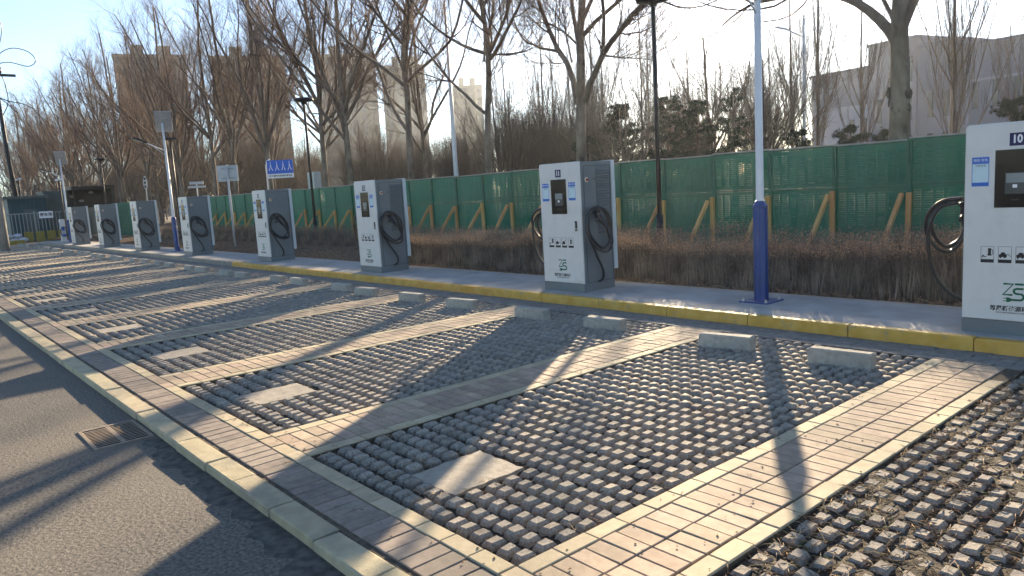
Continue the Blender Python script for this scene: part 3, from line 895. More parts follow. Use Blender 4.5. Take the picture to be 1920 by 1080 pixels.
CX = lambda k: -8.062 - (k - 11) * 5.653
devx = {10: 0, 11: -.01, 12: .01, 13: .01, 14: -.01, 15: 0, 16: 0, 17: 0}
devy = {10: -.03, 11: .05, 12: .09, 13: .19, 14: .01, 15: -.05, 16: -.10, 17: -.14}
clab = {10: 'white and grey charging cabinet numbered 10, cut off by the right edge',
        11: 'white and grey charging cabinet numbered 11, with black cables coiled on both sides',
        12: 'white and grey charging cabinet numbered 12, next to the left of number 11',
        13: 'white and grey charging cabinet standing below the blue sign, left of number 12',
        14: 'white and grey charging cabinet right beside the solar lamp with the blue sleeve',
        15: 'white and grey charging cabinet, third from the left in the row',
        16: 'white and grey charging cabinet, second from the left in the row',
        17: 'white and grey charging cabinet, leftmost of the row, beside a white post'}
for k in range(10, 18):
    charger(k, (CX(k) + devx[k], 7.472 + devy[k], .116), clab[k], 2 if k < 13 else (0 if k > 12 else 1))

# ------------------------------------------------------------------ solar street lamps with blue sleeves
def solar_lamp(x, y, label, first=[None]):
    if first[0] is None:
        t = empty('solar_street_lamp', (x, y, .116))
        b = MB(); b.box(-.19, .19, -.19, .19, 0, .014, ch=.003); bp = b.build('base_plate', M['pole_blue'], t)
        bo = MB(); bo.tube([(0, 0, .014), (0, 0, .05)], .012, n=6, smooth=False); bo.tube([(0, 0, .014), (0, 0, .030)], .022, n=6, smooth=False)
        bm_ = bo.mesh('bolt', M['steel'])
        for sx in (-1, 1):
            for sy in (-1, 1): inst('bolt', bm_, bp, (sx * .15, sy * .15, 0))
        b = MB()
        n = 8
        prof = [(.082, .014), (.082, 1.13), (.089, 1.14), (.089, 1.155), (.056, 1.205), (.056, 1.215), (0.04, 1.216)]
        V = []; fs = []
        for r, z in prof:
            for k in range(n):
                a = 2 * math.pi * (k + .5) / n; V.append((r * math.cos(a), r * math.sin(a), z))
        for i in range(len(prof) - 1):
            for k in range(n):
                l = (k + 1) % n; fs.append((i*n+k, i*n+l, (i+1)*n+l, (i+1)*n+k))
        b._add(V, fs)
        for k in range(n):
            a = 2 * math.pi * (k + .5) / n
            b.tube([(.080 * math.cos(a), .080 * math.sin(a), .014), (.080 * math.cos(a), .080 * math.sin(a), 1.13)], .005, n=6)
        b.build('sleeve', M['pole_blue'], t)
        b = MB(); b.tube([(0, 0, .05), (0, 0, 1.2), (0, 0, 4.45)], [.046, .046, .036], n=20); b.build('pole', M['pole_white'], t)
        b = MB(); Mx = Matrix.Translation((0, .05, 4.50)) @ Matrix.Rotation(R(72), 4, 'Z') @ Matrix.Rotation(R(-60), 4, 'X')
        b.box(-.27, .27, -.38, .38, -.02, .02, M=Mx); sp_ = b.build('solar_panel', M['alu'], t)
        b = MB(); b.box(-.25, .25, -.36, .36, .021, .024, M=Mx); b.build('solar_cells', M['cell'], sp_)
        b = MB(); b.box(-.10, .10, -.14, .14, -.05, -.021, M=Mx); b.tube([(0, 0, 4.40), (0, .03, 4.50)], .03, n=8); b.build('panel_bracket', M['alu'], sp_)
        b = MB(); b.tube([(0, 0, 3.50), (0, -.60, 3.78)], .022, n=8); b.tube([(0, 0, 3.34), (0, -.40, 3.68)], .012, n=6); b.build('arm', M['pole_white'], t)
        b = MB(); Mx = Matrix.Translation((0, -.80, 3.86)) @ Matrix.Rotation(R(-20), 4, 'X')
        b.box(-.09, .09, -.24, .24, -.02, .03, ch=.01, M=Mx); lh = b.build('lamp_head', M['black'], t)
        b = MB(); b.box(-.07, .07, -.20, .12, -.026, -.021, M=Mx); b.build('lens', M['lamp_lens'], lh)
        first[0] = t
    else:
        t = copy_tree(first[0]); t.location = (x, y, .116)
    tag(t, label, 'street lamp', 'solar street lamps with blue sleeves')
    return t
solar_lamp(-4.788, 8.03, 'white lamp pole with blue sleeve between cabinets 11 and 10')
solar_lamp(-27.55, 8.02, 'solar street lamp with tilted panel, just behind the fourth cabinet from the left')
solar_lamp(-45.9, 7.98, 'far solar street lamp with a small tilted panel, at the leftmost cabinet')

# ------------------------------------------------------------------ black garden lamps behind the hedge
def garden_lamp(x, label, first=[None]):
    if first[0] is None:
        t = empty('garden_lamp', (x, 12.5, .08))
        b = MB(); b.tube([(0, 0, 0), (0, 0, .83), (0, 0, .835)], [.072, .072, .05], n=16); b.build('base_sleeve', M['pole_black'], t)
        b = MB(); b.tube([(0, 0, .83), (0, 0, 5.10)], [.048, .044], n=14); b.build('pole', M['pole_black'], t)
        b = MB(); b.tube([(0, 0, 5.02), (0, 0, 5.10), (0, 0, 5.14), (0, 0, 5.20), (0, 0, 5.24)], [.06, .10, .34, .36, .30], n=28); b.build('disc_head', M['pole_black'], t)
        b = MB(); b.tube([(-.30, 0, 4.72), (-.06, 0, 4.72)], .03, n=8); b.tube([(-.30, 0, 4.66), (-.30, 0, 4.78)], .05, n=8)
        first[0] = t
    else:
        t = copy_tree(first[0]); t.location = (x, 12.5, .08)
    tag(t, label, 'garden lamp', 'black garden lamps with disc heads')
garden_lamp(-9.78, 'black disc-headed garden lamp in front of the green hoarding, nearest of its row')
garden_lamp(-25.82, 'black disc-headed garden lamp between the fourth and fifth cabinets from the right')
garden_lamp(-41.9, 'black disc-headed garden lamp half hidden behind the solar lamp pole')
garden_lamp(-57.9, 'black disc-headed garden lamp farthest left, above the leftmost cabinets')

# ------------------------------------------------------------------ green hoarding
FY, FW = 14.5, 1.393
def panel_mesh(kind, seed):
    rr = random.Random(seed)
    V, Fq = [], []
    def sheet(z0, z1, slots):
        x0, x1 = .035, FW - .035
        cols = 7
        cw = (x1 - x0) / cols
        nrow = int((z1 - z0 - .14) / .044)
        zb = z0 + .07
        def quad(xa, xb, za, zb_, ya, yb):
            b = len(V)
            V.extend([(xa, ya, za), (xb, ya, za), (xb, yb, zb_), (xa, yb, zb_)]); Fq.append((b, b+1, b+2, b+3))
        quad(x0, x1, z0, zb, 0, 0)
        for r in range(nrow):
            z = zb + r * .044
            if slots:
                quad(x0, x1, z, z + .024, 0, -.002)
                for c in range(cols):
                    xa = x0 + c * cw
                    quad(xa, xa + cw * .17, z + .024, z + .044, 0, 0)
                    quad(xa + cw * .83, xa + cw, z + .024, z + .044, 0, 0)
                    # pressed lip standing out above each slot
                    quad(xa + cw * .17, xa + cw * .83, z + .0250, z + .044, -.012, 0)
            else:
                quad(x0, x1, z, z + .022, 0, -.006); quad(x0, x1, z + .022, z + .044, -.006, 0)
        quad(x0, x1, zb + nrow * .044, z1, 0, 0)
    if kind == 'plain':
        def corr(z0, z1):
            n = 28
            for i in range(n):
                xa = .035 + (FW - .07) * i / n; xb = .035 + (FW - .07) * (i + 1) / n
                ya = -.006 * (i % 4 in (1, 2)); yb = -.006 * ((i + 1) % 4 in (1, 2))
                b = len(V); V.extend([(xa, ya, z0), (xb, yb, z0), (xb, yb, z1), (xa, ya, z1)]); Fq.append((b, b+1, b+2, b+3))
        corr(.06, 1.17); corr(1.21, 1.98)
    else:
        sheet(.06, 1.17, True); sheet(1.21, 1.98, True)
    return np_mesh('panel', np.array(V), np.array(Fq), M['fence_green'])
fence = empty('hoarding_fence', (-43.5, FY, .08))
tag(fence, 'long green metal hoarding with slotted panels and timber braces behind the hedge', 'fence')
pm = [panel_mesh('slots', 1), panel_mesh('plain', 2)]
b = MB(); b.box(.012, FW - .012, -.022, .012, .02, .058); b.box(.012, FW - .012, -.022, .012, 1.172, 1.208); b.box(.012, FW - .012, -.022, .012, 1.982, 2.015); rail_me = b.mesh('rails', M['fence_rail'])
b = MB(); b.box(-.012, FW - .001, -.03, .02, 2.016, 2.045, ch=.004); cap_me = b.mesh('cap', M['cap'])
b = MB(); b.box(-.040, -.006, -.035, .02, 0, 2.014); b.box(.002, .036, -.035, .02, 0, 2.014); post_me = b.mesh('post', M['fence_rail'])
b = MB(); b.box(-.04, .04, -.12, -.04, -.05, 1.12, ch=.006); brace_post_me = b.mesh('brace_post', M['timber'])
b = MB()
Mx = Matrix.Translation((0, -.52, .46)) @ Matrix.Rotation(math.atan2(.84, 1.02), 4, 'X')
Lb = math.hypot(.84, 1.10)
Mx = Matrix.Translation((-.01, -.50, .50)) @ Matrix.Rotation(-math.atan2(.80, 1.06), 4, 'X')
b.box(-.035, .035, -.035, .035, -.68, .66, M=Mx); strut_me = b.mesh('brace_strut', M['timber'])
npan = 33
X0f = -43.5
fr = random.Random(8)
x_first = -5.60 - FW * 27       # panel edge lined up with the posts seen
fence.location.x = x_first
for i in range(36):
    kind = 0 if (i > 17 and i not in (21,)) or i in (10,) else 1
    if i < 9: kind = 1
    tilt = fr.uniform(-.006, .006); dz = fr.uniform(-.02, .015)
    inst('panel', pm[kind], fence, (i * FW, fr.uniform(-.006, .006), dz), (tilt, 0, fr.uniform(-.004, .004)))
    tag(inst('rails', rail_me, fence, (i * FW, 0, dz)), kind=None)
    inst('cap', cap_me, fence, (i * FW, 0, dz))
    inst('post', post_me, fence, (i * FW, 0, dz))
    inst('brace_post', brace_post_me, fence, (i * FW + fr.uniform(-.04, .0), -.0, fr.uniform(-.08, .05)), (0, fr.uniform(-.02, .02), 0))
    inst('brace_strut', strut_me, fence, (i * FW + fr.uniform(-.06, .0) - .05, 0, fr.uniform(-.05, .05)), (fr.uniform(-.06, .06), fr.uniform(-.03, .03), fr.uniform(-.12, .05)))

# darker solid hoarding and pale sheet further left
hf = empty('dark_green_hoarding', (-54.0, 12.0, 0)); tag(hf, 'dark green solid hoarding seen between the fourth and third cabinets from the left', 'fence')
for i in range(4):
    b = MB()
    for j in range(12):
        b.box(i*1.9 + j*.155 + .01, i*1.9 + j*.155 + .145, -.02 - .012 * (j % 2), .02, -.1, 2.15)
    b.build('panel', M['fence_rail'], hf)
pf = empty('pale_sheet_fence', (-68, 12.2, 0)); tag(pf, 'pale beige corrugated sheet fence seen between the second and third cabinets from the left', 'fence')
for i in range(5):
    b = MB()
    for j in range(10):
        b.box(i*2 + j*.2, i*2 + j*.2 + .19, -.02 - .03 * (j % 2), .02, -.1, 2.0)
    b.build('panel', M['pale_sheet'], pf)

# ------------------------------------------------------------------ hedges
def hedge_section(seed, h=.70, depth=.95, nstem=300, ntop=1900, wd=1.0):
    rs = np.random.RandomState(seed)
    V, F4, rv = [], [], []
    def sticks(A, B, r):
        n = len(A)
        d = B - A; d /= np.linalg.norm(d, axis=1)[:, None]
        ref = np.tile(np.array([1., .2, .1]), (n, 1)); u = np.cross(d, ref); u /= np.linalg.norm(u, axis=1)[:, None]; w = np.cross(d, u)
        ring = lambda P, rr: np.stack([P + (u * math.cos(a) + w * math.sin(a)) * rr[:, None] for a in (0, 2.094, 4.189)], 1)
        Va = ring(A, r); Vb = ring(B, r * .5)
        return np.concatenate([Va, Vb], 1)
    n = nstem
    A = np.stack([rs.uniform(0, wd, n), rs.uniform(.05, depth, n), np.full(n, -.02)], 1)
    A[: n // 2, 1] = rs.uniform(.05, .3, n // 2)
    B = A + np.stack([rs.randn(n) * .07, rs.randn(n) * .07, rs.uniform(h * .62, h * .95, n)], 1)
    B[::9, 2] = h * rs.uniform(1.0, 1.16, len(B[::9]))
    s1 = sticks(A, B, rs.uniform(.003, .0075, n))
    m = nstem * 2
    A2 = np.stack([rs.uniform(0, wd, m), rs.uniform(.0, depth, m), rs.uniform(.2, h * .8, m)], 1)
    B2 = A2 + np.stack([rs.randn(m) * .08, rs.randn(m) * .08, rs.uniform(.12, .3, m)], 1)
    B2[:, 2] = np.minimum(B2[:, 2], h)
    s2 = sticks(A2, B2, rs.uniform(.002, .004, m))
    S = np.concatenate([s1, s2]); k = len(S)
    f = np.array([[0, 1, 4, 3], [1, 2, 5, 4], [2, 0, 3, 5]])
    Fs = (f[None] + (np.arange(k) * 6)[:, None, None]).reshape(-1, 4)
    stems = np_mesh('stems', S.reshape(-1, 3), Fs, M['hedge_stem'], rv=np.repeat(rs.rand(k), 6))
    # leafy twiggy top: short twigs and curled leaves
    n = ntop
    C = np.stack([rs.uniform(0, wd, n), rs.uniform(-.03, depth + .03, n), h * .80 + rs.rand(n) ** 1.5 * h * .26], 1)
    side = rs.rand(n) < .40
    C[side, 1] = rs.uniform(-.05, .12, side.sum()); C[side, 2] = h * (.70 + .28 * rs.rand(side.sum()) ** .8)
    a = rs.uniform(0, 6.28, n); e = rs.uniform(-.5, 1.3, n); l = rs.uniform(.015, .045, n)
    d = np.stack([np.cos(a) * np.cos(e), np.sin(a) * np.cos(e), np.sin(e)], 1)
    s_ = np.cross(d, rs.randn(n, 3)); s_ /= np.linalg.norm(s_, axis=1)[:, None]
    w = rs.uniform(.002, .008, n)[:, None]
    V = np.stack([C, C + d * (l * .5)[:, None] + s_ * w, C + d * l[:, None], C + d * (l * .5)[:, None] - s_ * w], 1)
    Ft = (np.array([[0, 1, 2, 3]])[None] + (np.arange(n) * 4)[:, None, None]).reshape(-1, 4)
    top = np_mesh('dry_leaves', V.reshape(-1, 3), Ft, M['hedge_top'], rv=np.repeat(rs.rand(n), 4))
    return stems, top
hs = [hedge_section(i) for i in range(4)]
hs_low = [hedge_section(20 + i, h=.62, depth=1.0, nstem=110, ntop=520) for i in range(3)]
def hedge(name, x0, x1, y, z, secs, label, group=None):
    t = empty(name, ((x0 + x1) / 2, y, z)); tag(t, label, 'hedge')
    x = x0; i = 0
    while x < x1:
        s = secs[i % len(secs)]
        sx = 1.0; hz_ = RNG.uniform(.86, 1.14)
        for nm, me in (('stems', s[0]), ('dry_leaves', s[1])):
            o = inst(nm, me, t, (x - (x0 + x1) / 2, RNG.uniform(-.03, .03), RNG.uniform(-.03, .03)), (0, 0, 0), (sx, 1, hz_ * RNG.uniform(.97, 1.03)))
            tag(o, kind='stuff')
        x += 1.0; i += 1
hedge('hedge', -14.4, -9.4, 8.95, .07, hs, 'dry brown clipped hedge behind the walkway between cabinets 12 and 11, sunlit on top')
hedge('hedge', -9.2, 1.4, 8.95, .07, hs, 'long dry brown clipped hedge behind the blue lamp sleeve, right of cabinet 11')
hedge('hedge', -42.0, 1.5, 11.2, .09, hs_low, 'low dark dry hedge close to the foot of the green hoarding')

# ------------------------------------------------------------------ trees
def norm(a): return a / np.maximum(np.linalg.norm(a, axis=-1, keepdims=True), 1e-9)

def tubes_arrays(P, Rr, sides):
    """P (B,K,3), Rr (B,K) -> verts, quads"""
    B, K, _ = P.shape
    T = np.empty_like(P); T[:, 1:-1] = P[:, 2:] - P[:, :-2]; T[:, 0] = P[:, 1] - P[:, 0]; T[:, -1] = P[:, -1] - P[:, -2]
    T = norm(T)
    avg = norm(P[:, -1] - P[:, 0])
    ref = np.where(np.abs(avg[:, 2:3]) > .8, np.array([[1., .15, 0]]), np.array([[0, 0, 1.]]))
    u = norm(np.cross(T, ref[:, None, :])); w = np.cross(T, u)
    a = 2 * np.pi * np.arange(sides) / sides
    V = P[:, :, None, :] + (u[:, :, None, :] * np.cos(a)[None, None, :, None] + w[:, :, None, :] * np.sin(a)[None, None, :, None]) * Rr[:, :, None, None]
    k = np.arange(K - 1)[:, None]; s = np.arange(sides)[None, :]; s2 = (s + 1) % sides
    q = np.stack([k * sides + s, k * sides + s2, (k + 1) * sides + s2, (k + 1) * sides + s], -1).reshape(-1, 4)
    F = (q[None] + (np.arange(B) * K * sides)[:, None, None]).reshape(-1, 4)
    return V.reshape(-1, 3), F

def merge(parts):
    Vs, Fs, rv, off = [], [], [], 0
    for V, F, r in parts:
        Vs.append(V); Fs.append(F + off); rv.append(r); off += len(V)
    return np.concatenate(Vs), np.concatenate(Fs), np.concatenate(rv)

def grow(P, Rr, n, t0, t1, ang, L, lt, up, wob, K, rr, rmin, rs, spread=1.0):
    """n children per parent; ang (lo,hi) degrees from the parent's direction; lt length falls to lt at the tip"""
    B, Kp, _ = P.shape
    bi = np.repeat(np.arange(B), n)
    t = (np.tile(np.arange(n), B) + rs.rand(B * n)) / n * (t1 - t0) + t0
    f = t * (Kp - 1); i0 = np.minimum(f.astype(int), Kp - 2); fr = (f - i0)[:, None]
    p0 = P[bi, i0] * (1 - fr) + P[bi, i0 + 1] * fr
    r0 = Rr[bi, i0] * (1 - fr[:, 0]) + Rr[bi, i0 + 1] * fr[:, 0]
    tan = norm(P[bi, i0 + 1] - P[bi, i0])
    perp = norm(np.cross(tan, norm(rs.randn(B * n, 3))))
    a = np.radians(rs.uniform(ang[0], ang[1], B * n))[:, None]
    d = norm(tan * np.cos(a) + perp * np.sin(a))
    plen = np.linalg.norm(np.diff(P, axis=1), axis=2).sum(1)[bi]
    ln = rs.uniform(L[0], L[1], B * n) * (1 - (1 - lt) * (t - t0) / max(t1 - t0, 1e-6))
    if L[1] < 1.5 * 0: ln = ln * plen
    r_start = np.maximum(np.minimum(r0 * rr, ln * .0115), rmin)
    pts = [p0]; 
    for j in range(K - 1):
        d = norm(d + np.array([0, 0, up / (K - 1)]) + rs.randn(B * n, 3) * wob)
        pts.append(pts[-1] + d * (ln / (K - 1))[:, None])
    P2 = np.stack(pts, 1)
    R2 = r_start[:, None] * np.linspace(1, .35, K)[None, :]
    R2 = np.maximum(R2, rmin * .7)
    return P2, R2

def resample(pts, K):
    pts = np.array(pts, float); s = np.concatenate([[0], np.cumsum(np.linalg.norm(np.diff(pts, axis=0), axis=1))])
    q = np.linspace(0, s[-1], K)
    return np.stack([np.interp(q, s, pts[:, i]) for i in range(3)], 1)

def smooth3(pts):
    return np.array([tuple(v) for v in smooth_poly([tuple(p) for p in pts], 5)])

def crown(limbsP, limbsR, rs, cfg):
    """sub-branches, twigs and twiglets on the limbs"""
    out = []
    r = lambda B, K, s: np.repeat(rs.rand(B), K * s)
    P1, R1 = grow(limbsP, limbsR, cfg['n1'], cfg.get('t0', .12), 1.0, cfg.get('a1', (25, 55)), cfg['L1'], .55, cfg.get('up1', 1.0), .085, 7, .55, .0052, rs)
    V, F = tubes_arrays(P1, R1, 4); out.append((V, F, r(len(P1), 7, 4)))
    P2, R2 = grow(P1, R1, cfg['n2'], .12, 1.0, cfg.get('a2', (22, 50)), cfg['L2'], .6, cfg.get('up2', .8), .09, 5, .6, .0034, rs)
    V, F = tubes_arrays(P2, R2, 3); out.append((V, F, r(len(P2), 5, 3)))
    if cfg['n3']:
        P3, R3_ = grow(P2, R2, cfg['n3'], .15, 1.0, (20, 50), cfg['L3'], .7, cfg.get('up3', .5), .10, 4, .65, .0024, rs)
        V, F = tubes_arrays(P3, R3_, 3); out.append((V, F, r(len(P3), 4, 3)))
    return merge(out)

def tree_meshes(name, limbs, radii, cfg, seed, sides0=14, bark='bark', twig='twig', flare=True, ends=None):
    rs = np.random.RandomState(seed)
    K = 16
    Ps, Rs = [], []
    for i, (l, r) in enumerate(zip(limbs, radii)):
        q = resample(smooth3(l), K)
        e = (ends[i] if ends else .28)
        rr = r * (1 - (1 - e) * np.linspace(0, 1, K) ** .8)
        if i == 0 and flare: rr[0] *= 1.35; rr[1] *= 1.06
        q += rs.randn(K, 3) * min(.03, r * .12) * np.linspace(0, 1, K)[:, None]
        Ps.append(q); Rs.append(rr)
    Ps, Rs = np.stack(Ps), np.stack(Rs)
    V, F = tubes_arrays(Ps[:1], Rs[:1], sides0)
    trunk = np_mesh('trunk', V, F, M[bark], smooth=True)
    V, F = tubes_arrays(Ps[1:], Rs[1:], 8)
    limbm = np_mesh('limbs', V, F, M['limb' if bark == 'bark' else bark], smooth=True)
    cfg0 = dict(cfg)
    lp, lr = Ps.copy(), Rs.copy()
    # twigs on the trunk only above the first fork
    lp[0] = resample(Ps[0][int(K * cfg.get('trunk_from', .45)):], K); lr[0] = np.linspace(Rs[0][int(K * .45)], Rs[0][-1], K)
    V, F, rv = crown(lp, lr, rs, cfg0)
    cr = np_mesh('crown', V, F, M[twig], rv=rv)
    return trunk, limbm, cr

def make_tree(name, ms, loc, rz=0, scale=1.0, label=None, cat='tree', group=None, sz=None):
    t = empty(name, loc, rz)
    t.scale = (scale, scale, sz or scale)
    tag(t, label, cat, group)
    for nm, me in zip(('trunk', 'limbs', 'crown'), ms):
        o = inst(nm, me, t)
        if nm == 'crown': tag(o, kind='stuff')
    return t

def extend(l, L, rs, upb=.35, wob=.12):
    """carry a limb on upward past what was traced"""
    p = [np.array(q, float) for q in l]; d = norm(p[-1] - p[-2]); n = 4
    for j in range(n):
        d = norm(d + np.array([0, 0, upb]) + rs.randn(3) * wob * np.array([1, 1, .3]))
        p.append(p[-1] + d * L / n)
    return [tuple(q) for q in p]

TR = {"A":[-6.59,[[[0,0.0],[-0.0,2.2],[-0.01,3.05],[-0.02,3.88],[-0.03,4.43],[-0.0,4.98],[0.02,5.8],[0.08,7.01]],[[-0.09,4.09],[-0.28,4.42],[-0.56,4.73],[-0.88,5.03],[-1.26,5.25],[-1.74,5.45],[-2.23,5.47],[-2.62,5.5],[-2.97,5.54],[-3.32,5.54],[-3.79,5.4],[-4.17,5.19]],[[0.03,4.34],[0.11,4.63],[0.23,4.84],[0.37,5.15],[0.55,5.77],[0.68,6.62]],[[-0.05,4.19],[-0.22,4.71],[-0.42,5.12],[-0.53,5.74],[-0.65,6.61]],[[-3.32,5.54],[-3.6,5.71],[-3.89,5.9],[-4.25,6.23]]],[0.26,0.12,0.11,0.05,0.03]],"B":[-15.83,[[[0,0.0],[0.03,2.35],[0.1,3.75],[0.18,4.61],[0.21,5.71],[0.29,6.32],[0.39,6.93],[0.51,7.79],[0.67,9.05]],[[-0.02,3.94],[-0.24,4.67],[-0.52,5.19],[-0.89,5.56],[-1.17,5.96],[-1.54,6.56],[-1.9,7.21],[-2.22,7.91],[-2.47,8.86],[-2.64,9.87]],[[-0.98,5.64],[-1.59,5.83],[-2.28,6.01],[-2.84,6.26],[-3.41,6.45],[-4.01,6.95],[-4.52,7.58]],[[0.29,3.98],[0.7,4.4],[1.2,4.75],[1.6,5.06],[2.0,5.26],[2.52,5.46],[3.04,5.7],[3.62,5.88],[4.12,5.91],[4.53,5.91]],[[1.62,5.08],[1.85,5.62],[2.04,6.1],[2.12,6.55],[2.35,7.33],[2.48,8.12]],[[0.12,5.78],[-0.13,6.37],[-0.39,7.03],[-0.54,7.9],[-0.64,8.99]],[[0.34,5.86],[0.81,6.22],[1.3,6.48],[1.69,6.71],[2.25,7.21],[2.56,7.96]],[[0.03,5.7],[-0.53,6.14],[-1.27,6.55],[-1.87,6.69],[-2.5,7.08]],[[2.0,5.26],[2.55,5.62],[3.19,6.04],[3.59,6.42],[4.07,6.9]],[[-0.32,5.2],[-0.34,5.62],[-0.34,6.17],[-0.58,6.68],[-1.01,7.16]],[[1.66,5.03],[2.23,4.88],[2.87,4.75],[3.4,4.61]]],[0.195,0.105,0.05,0.105,0.06,0.075,0.07,0.04,0.045,0.03,0.03]],"C":[-20.33,[[[0,0.0],[0.03,2.09],[0.21,4.21],[0.36,5.14],[0.38,5.89],[0.41,6.76],[0.22,7.67],[0.15,8.66],[0.13,10.37]],[[0.53,5.9],[1.12,6.18],[2.05,6.78],[2.7,7.21],[3.23,7.77],[3.61,8.75]],[[0.54,6.04],[1.29,5.95],[2.08,5.95],[2.68,6.12]],[[0.32,6.11],[-0.59,6.48],[-1.56,7.07],[-2.37,7.73],[-2.96,8.47],[-3.15,9.65]],[[0.17,4.09],[-0.31,4.38],[-0.98,4.95],[-1.75,5.49],[-2.34,6.08],[-3.16,6.93],[-3.79,7.6],[-4.2,8.55]],[[0.35,4.43],[0.49,4.64],[0.66,5.27],[1.06,5.56],[1.62,5.81]],[[0.56,6.25],[0.78,6.47],[1.01,7.06],[1.34,7.71],[1.62,8.64]],[[0.18,5.87],[0.13,6.58],[-0.03,7.49],[-0.36,8.61]],[[-1.75,5.49],[-2.8,5.67],[-3.66,5.89]]],[0.145,0.07,0.04,0.065,0.065,0.035,0.045,0.04,0.03]],"D":[-25.24,[[[0,0.0],[0.07,2.27],[0.15,4.21],[0.23,5.29],[0.2,5.84],[0.11,6.53],[0.23,7.39],[0.48,8.34],[0.85,9.1],[1.2,10.73]],[[0.09,4.0],[-0.86,4.58],[-1.7,5.25],[-2.71,6.25],[-3.56,7.32],[-4.34,8.21],[-4.96,9.29],[-5.42,10.74]],[[0.11,5.75],[-0.68,6.52],[-1.56,7.21],[-2.4,8.07],[-3.11,9.07],[-3.48,10.07],[-3.53,11.8]],[[0.23,5.84],[1.04,6.26],[1.95,6.62],[2.8,7.12],[3.09,7.67],[3.34,8.36],[3.63,9.72]],[[0.14,6.26],[-0.14,7.46],[-0.38,8.51],[-0.48,9.6],[-0.55,11.21]],[[0.28,6.13],[0.71,7.3],[1.29,8.04],[1.87,8.68],[2.33,10.06]],[[0.36,6.42],[1.35,6.66],[2.33,7.45],[2.94,8.26]],[[-1.7,5.25],[-2.62,5.45],[-4.17,5.77],[-5.1,6.0]]],[0.17,0.075,0.08,0.07,0.055,0.055,0.04,0.03]]}
hero_cfg = dict(n1=16, L1=(1.5, 2.7), n2=10, L2=(.6, 1.2), n3=5, L3=(.22, .5), up1=1.1, up2=.7, a1=(28, 60))
hero_lab = {'A': 'thick pale tree trunk behind the hoarding at the right, with a long limb arching left',
            'B': 'big bare tree directly behind cabinet 11, forking low into three heavy limbs',
            'C': 'bare tree with a straight trunk behind the hoarding, left of cabinet 11',
            'D': 'bare tree with a yellowish trunk just right of cabinet 12, low limb to the left'}
hero_ms = {}
for key in 'ABCD':
    bx, ls, rr = TR[key]
    rs = np.random.RandomState(ord(key))
    limbs, rad, ends = [], list(rr), []
    for i, l in enumerate(ls):
        ky = 0 if i == 0 else rs.uniform(-.38, .38)
        l3 = []
        y0 = 0.0
        if i > 0:       # start where the parent limb really is
            best = 9e9
            for q in limbs:
                dq = resample(q, 60)
                dd2 = (dq[:, 0] - l[0][0]) ** 2 + (dq[:, 2] - l[0][1]) ** 2
                if dd2.min() < best: best = dd2.min(); y0 = float(dq[dd2.argmin(), 1])
        for x, z in l:
            dd = math.hypot(x - l[0][0], z - l[0][1])
            l3.append((x, y0 + ky * dd, z))
        if i == 0: l3[0] = (0, 0, -.1); 
        ext = l[-1][1] > 5.7 and rad[i] > .045 and not (key == 'A' and i == 1)
        ends.append(.14 if ext else .16)
        if l[-1][1] > 5.7 and rad[i] > .045 and not (key == 'A' and i == 1): l3 = extend(l3, 6.0 if i == 0 else rs.uniform(3.0, 4.6), rs)
        limbs.append(l3)
    # further limbs towards and away from the viewer, higher up
    zt = {'A': 5.4, 'B': 6.2, 'C': 6.0, 'D': 6.2}[key]
    for j in range(5):
        a = (j * 2.4 + rs.uniform(-.3, .3)) ; z0 = zt + j * .55
        base = np.array([np.interp(z0, [p[2] for p in limbs[0]], [p[0] for p in limbs[0]]), 0, z0])
        d = np.array([math.cos(a) * .6, math.sin(a) * .9, .8]); d /= np.linalg.norm(d)
        l3 = [tuple(base), tuple(base + d * .8), tuple(base + d * 1.6 + np.array([0, 0, .15]))]
        limbs.append(extend(l3, rs.uniform(3.5, 5), rs, .3)); rad.append(.07)
    ends += [.16] * (len(limbs) - len(ends))
    cfg = dict(hero_cfg)
    if key == 'B': cfg.update(n1=20)
    if key in 'CD': cfg.update(n1=16, n2=10, n3=5)
    if key == 'A': cfg.update(n1=9, n2=7, n3=3, t0=.45)
    ms = tree_meshes('tree', limbs, rad, cfg, ord(key) + 3, ends=ends)
    hero_ms[key] = ms
    t = make_tree('bare_tree', ms, (bx, 16.5, .08), label=hero_lab[key], group='big bare trees in a row behind the hoarding')
    if key == 'A':
        rr2 = random.Random(2)
        for (dx, dz, s) in ((-.175, 3.05, .095), (.165, 3.0, .085), (-.17, 2.85, .07), (.17, 2.72, .06)):
            bm = bmesh.new(); bmesh.ops.create_icosphere(bm, subdivisions=3, radius=s)
            for v in bm.verts: v.co *= 1 + rr2.uniform(-.18, .18); v.co.z *= 1.5
            me = bpy.data.meshes.new('bark_burl'); bm.to_mesh(me); bm.free(); me.materials.append(M['moss'])
            inst('bark_burl', me, t, (dx * .95, -.02, dz))

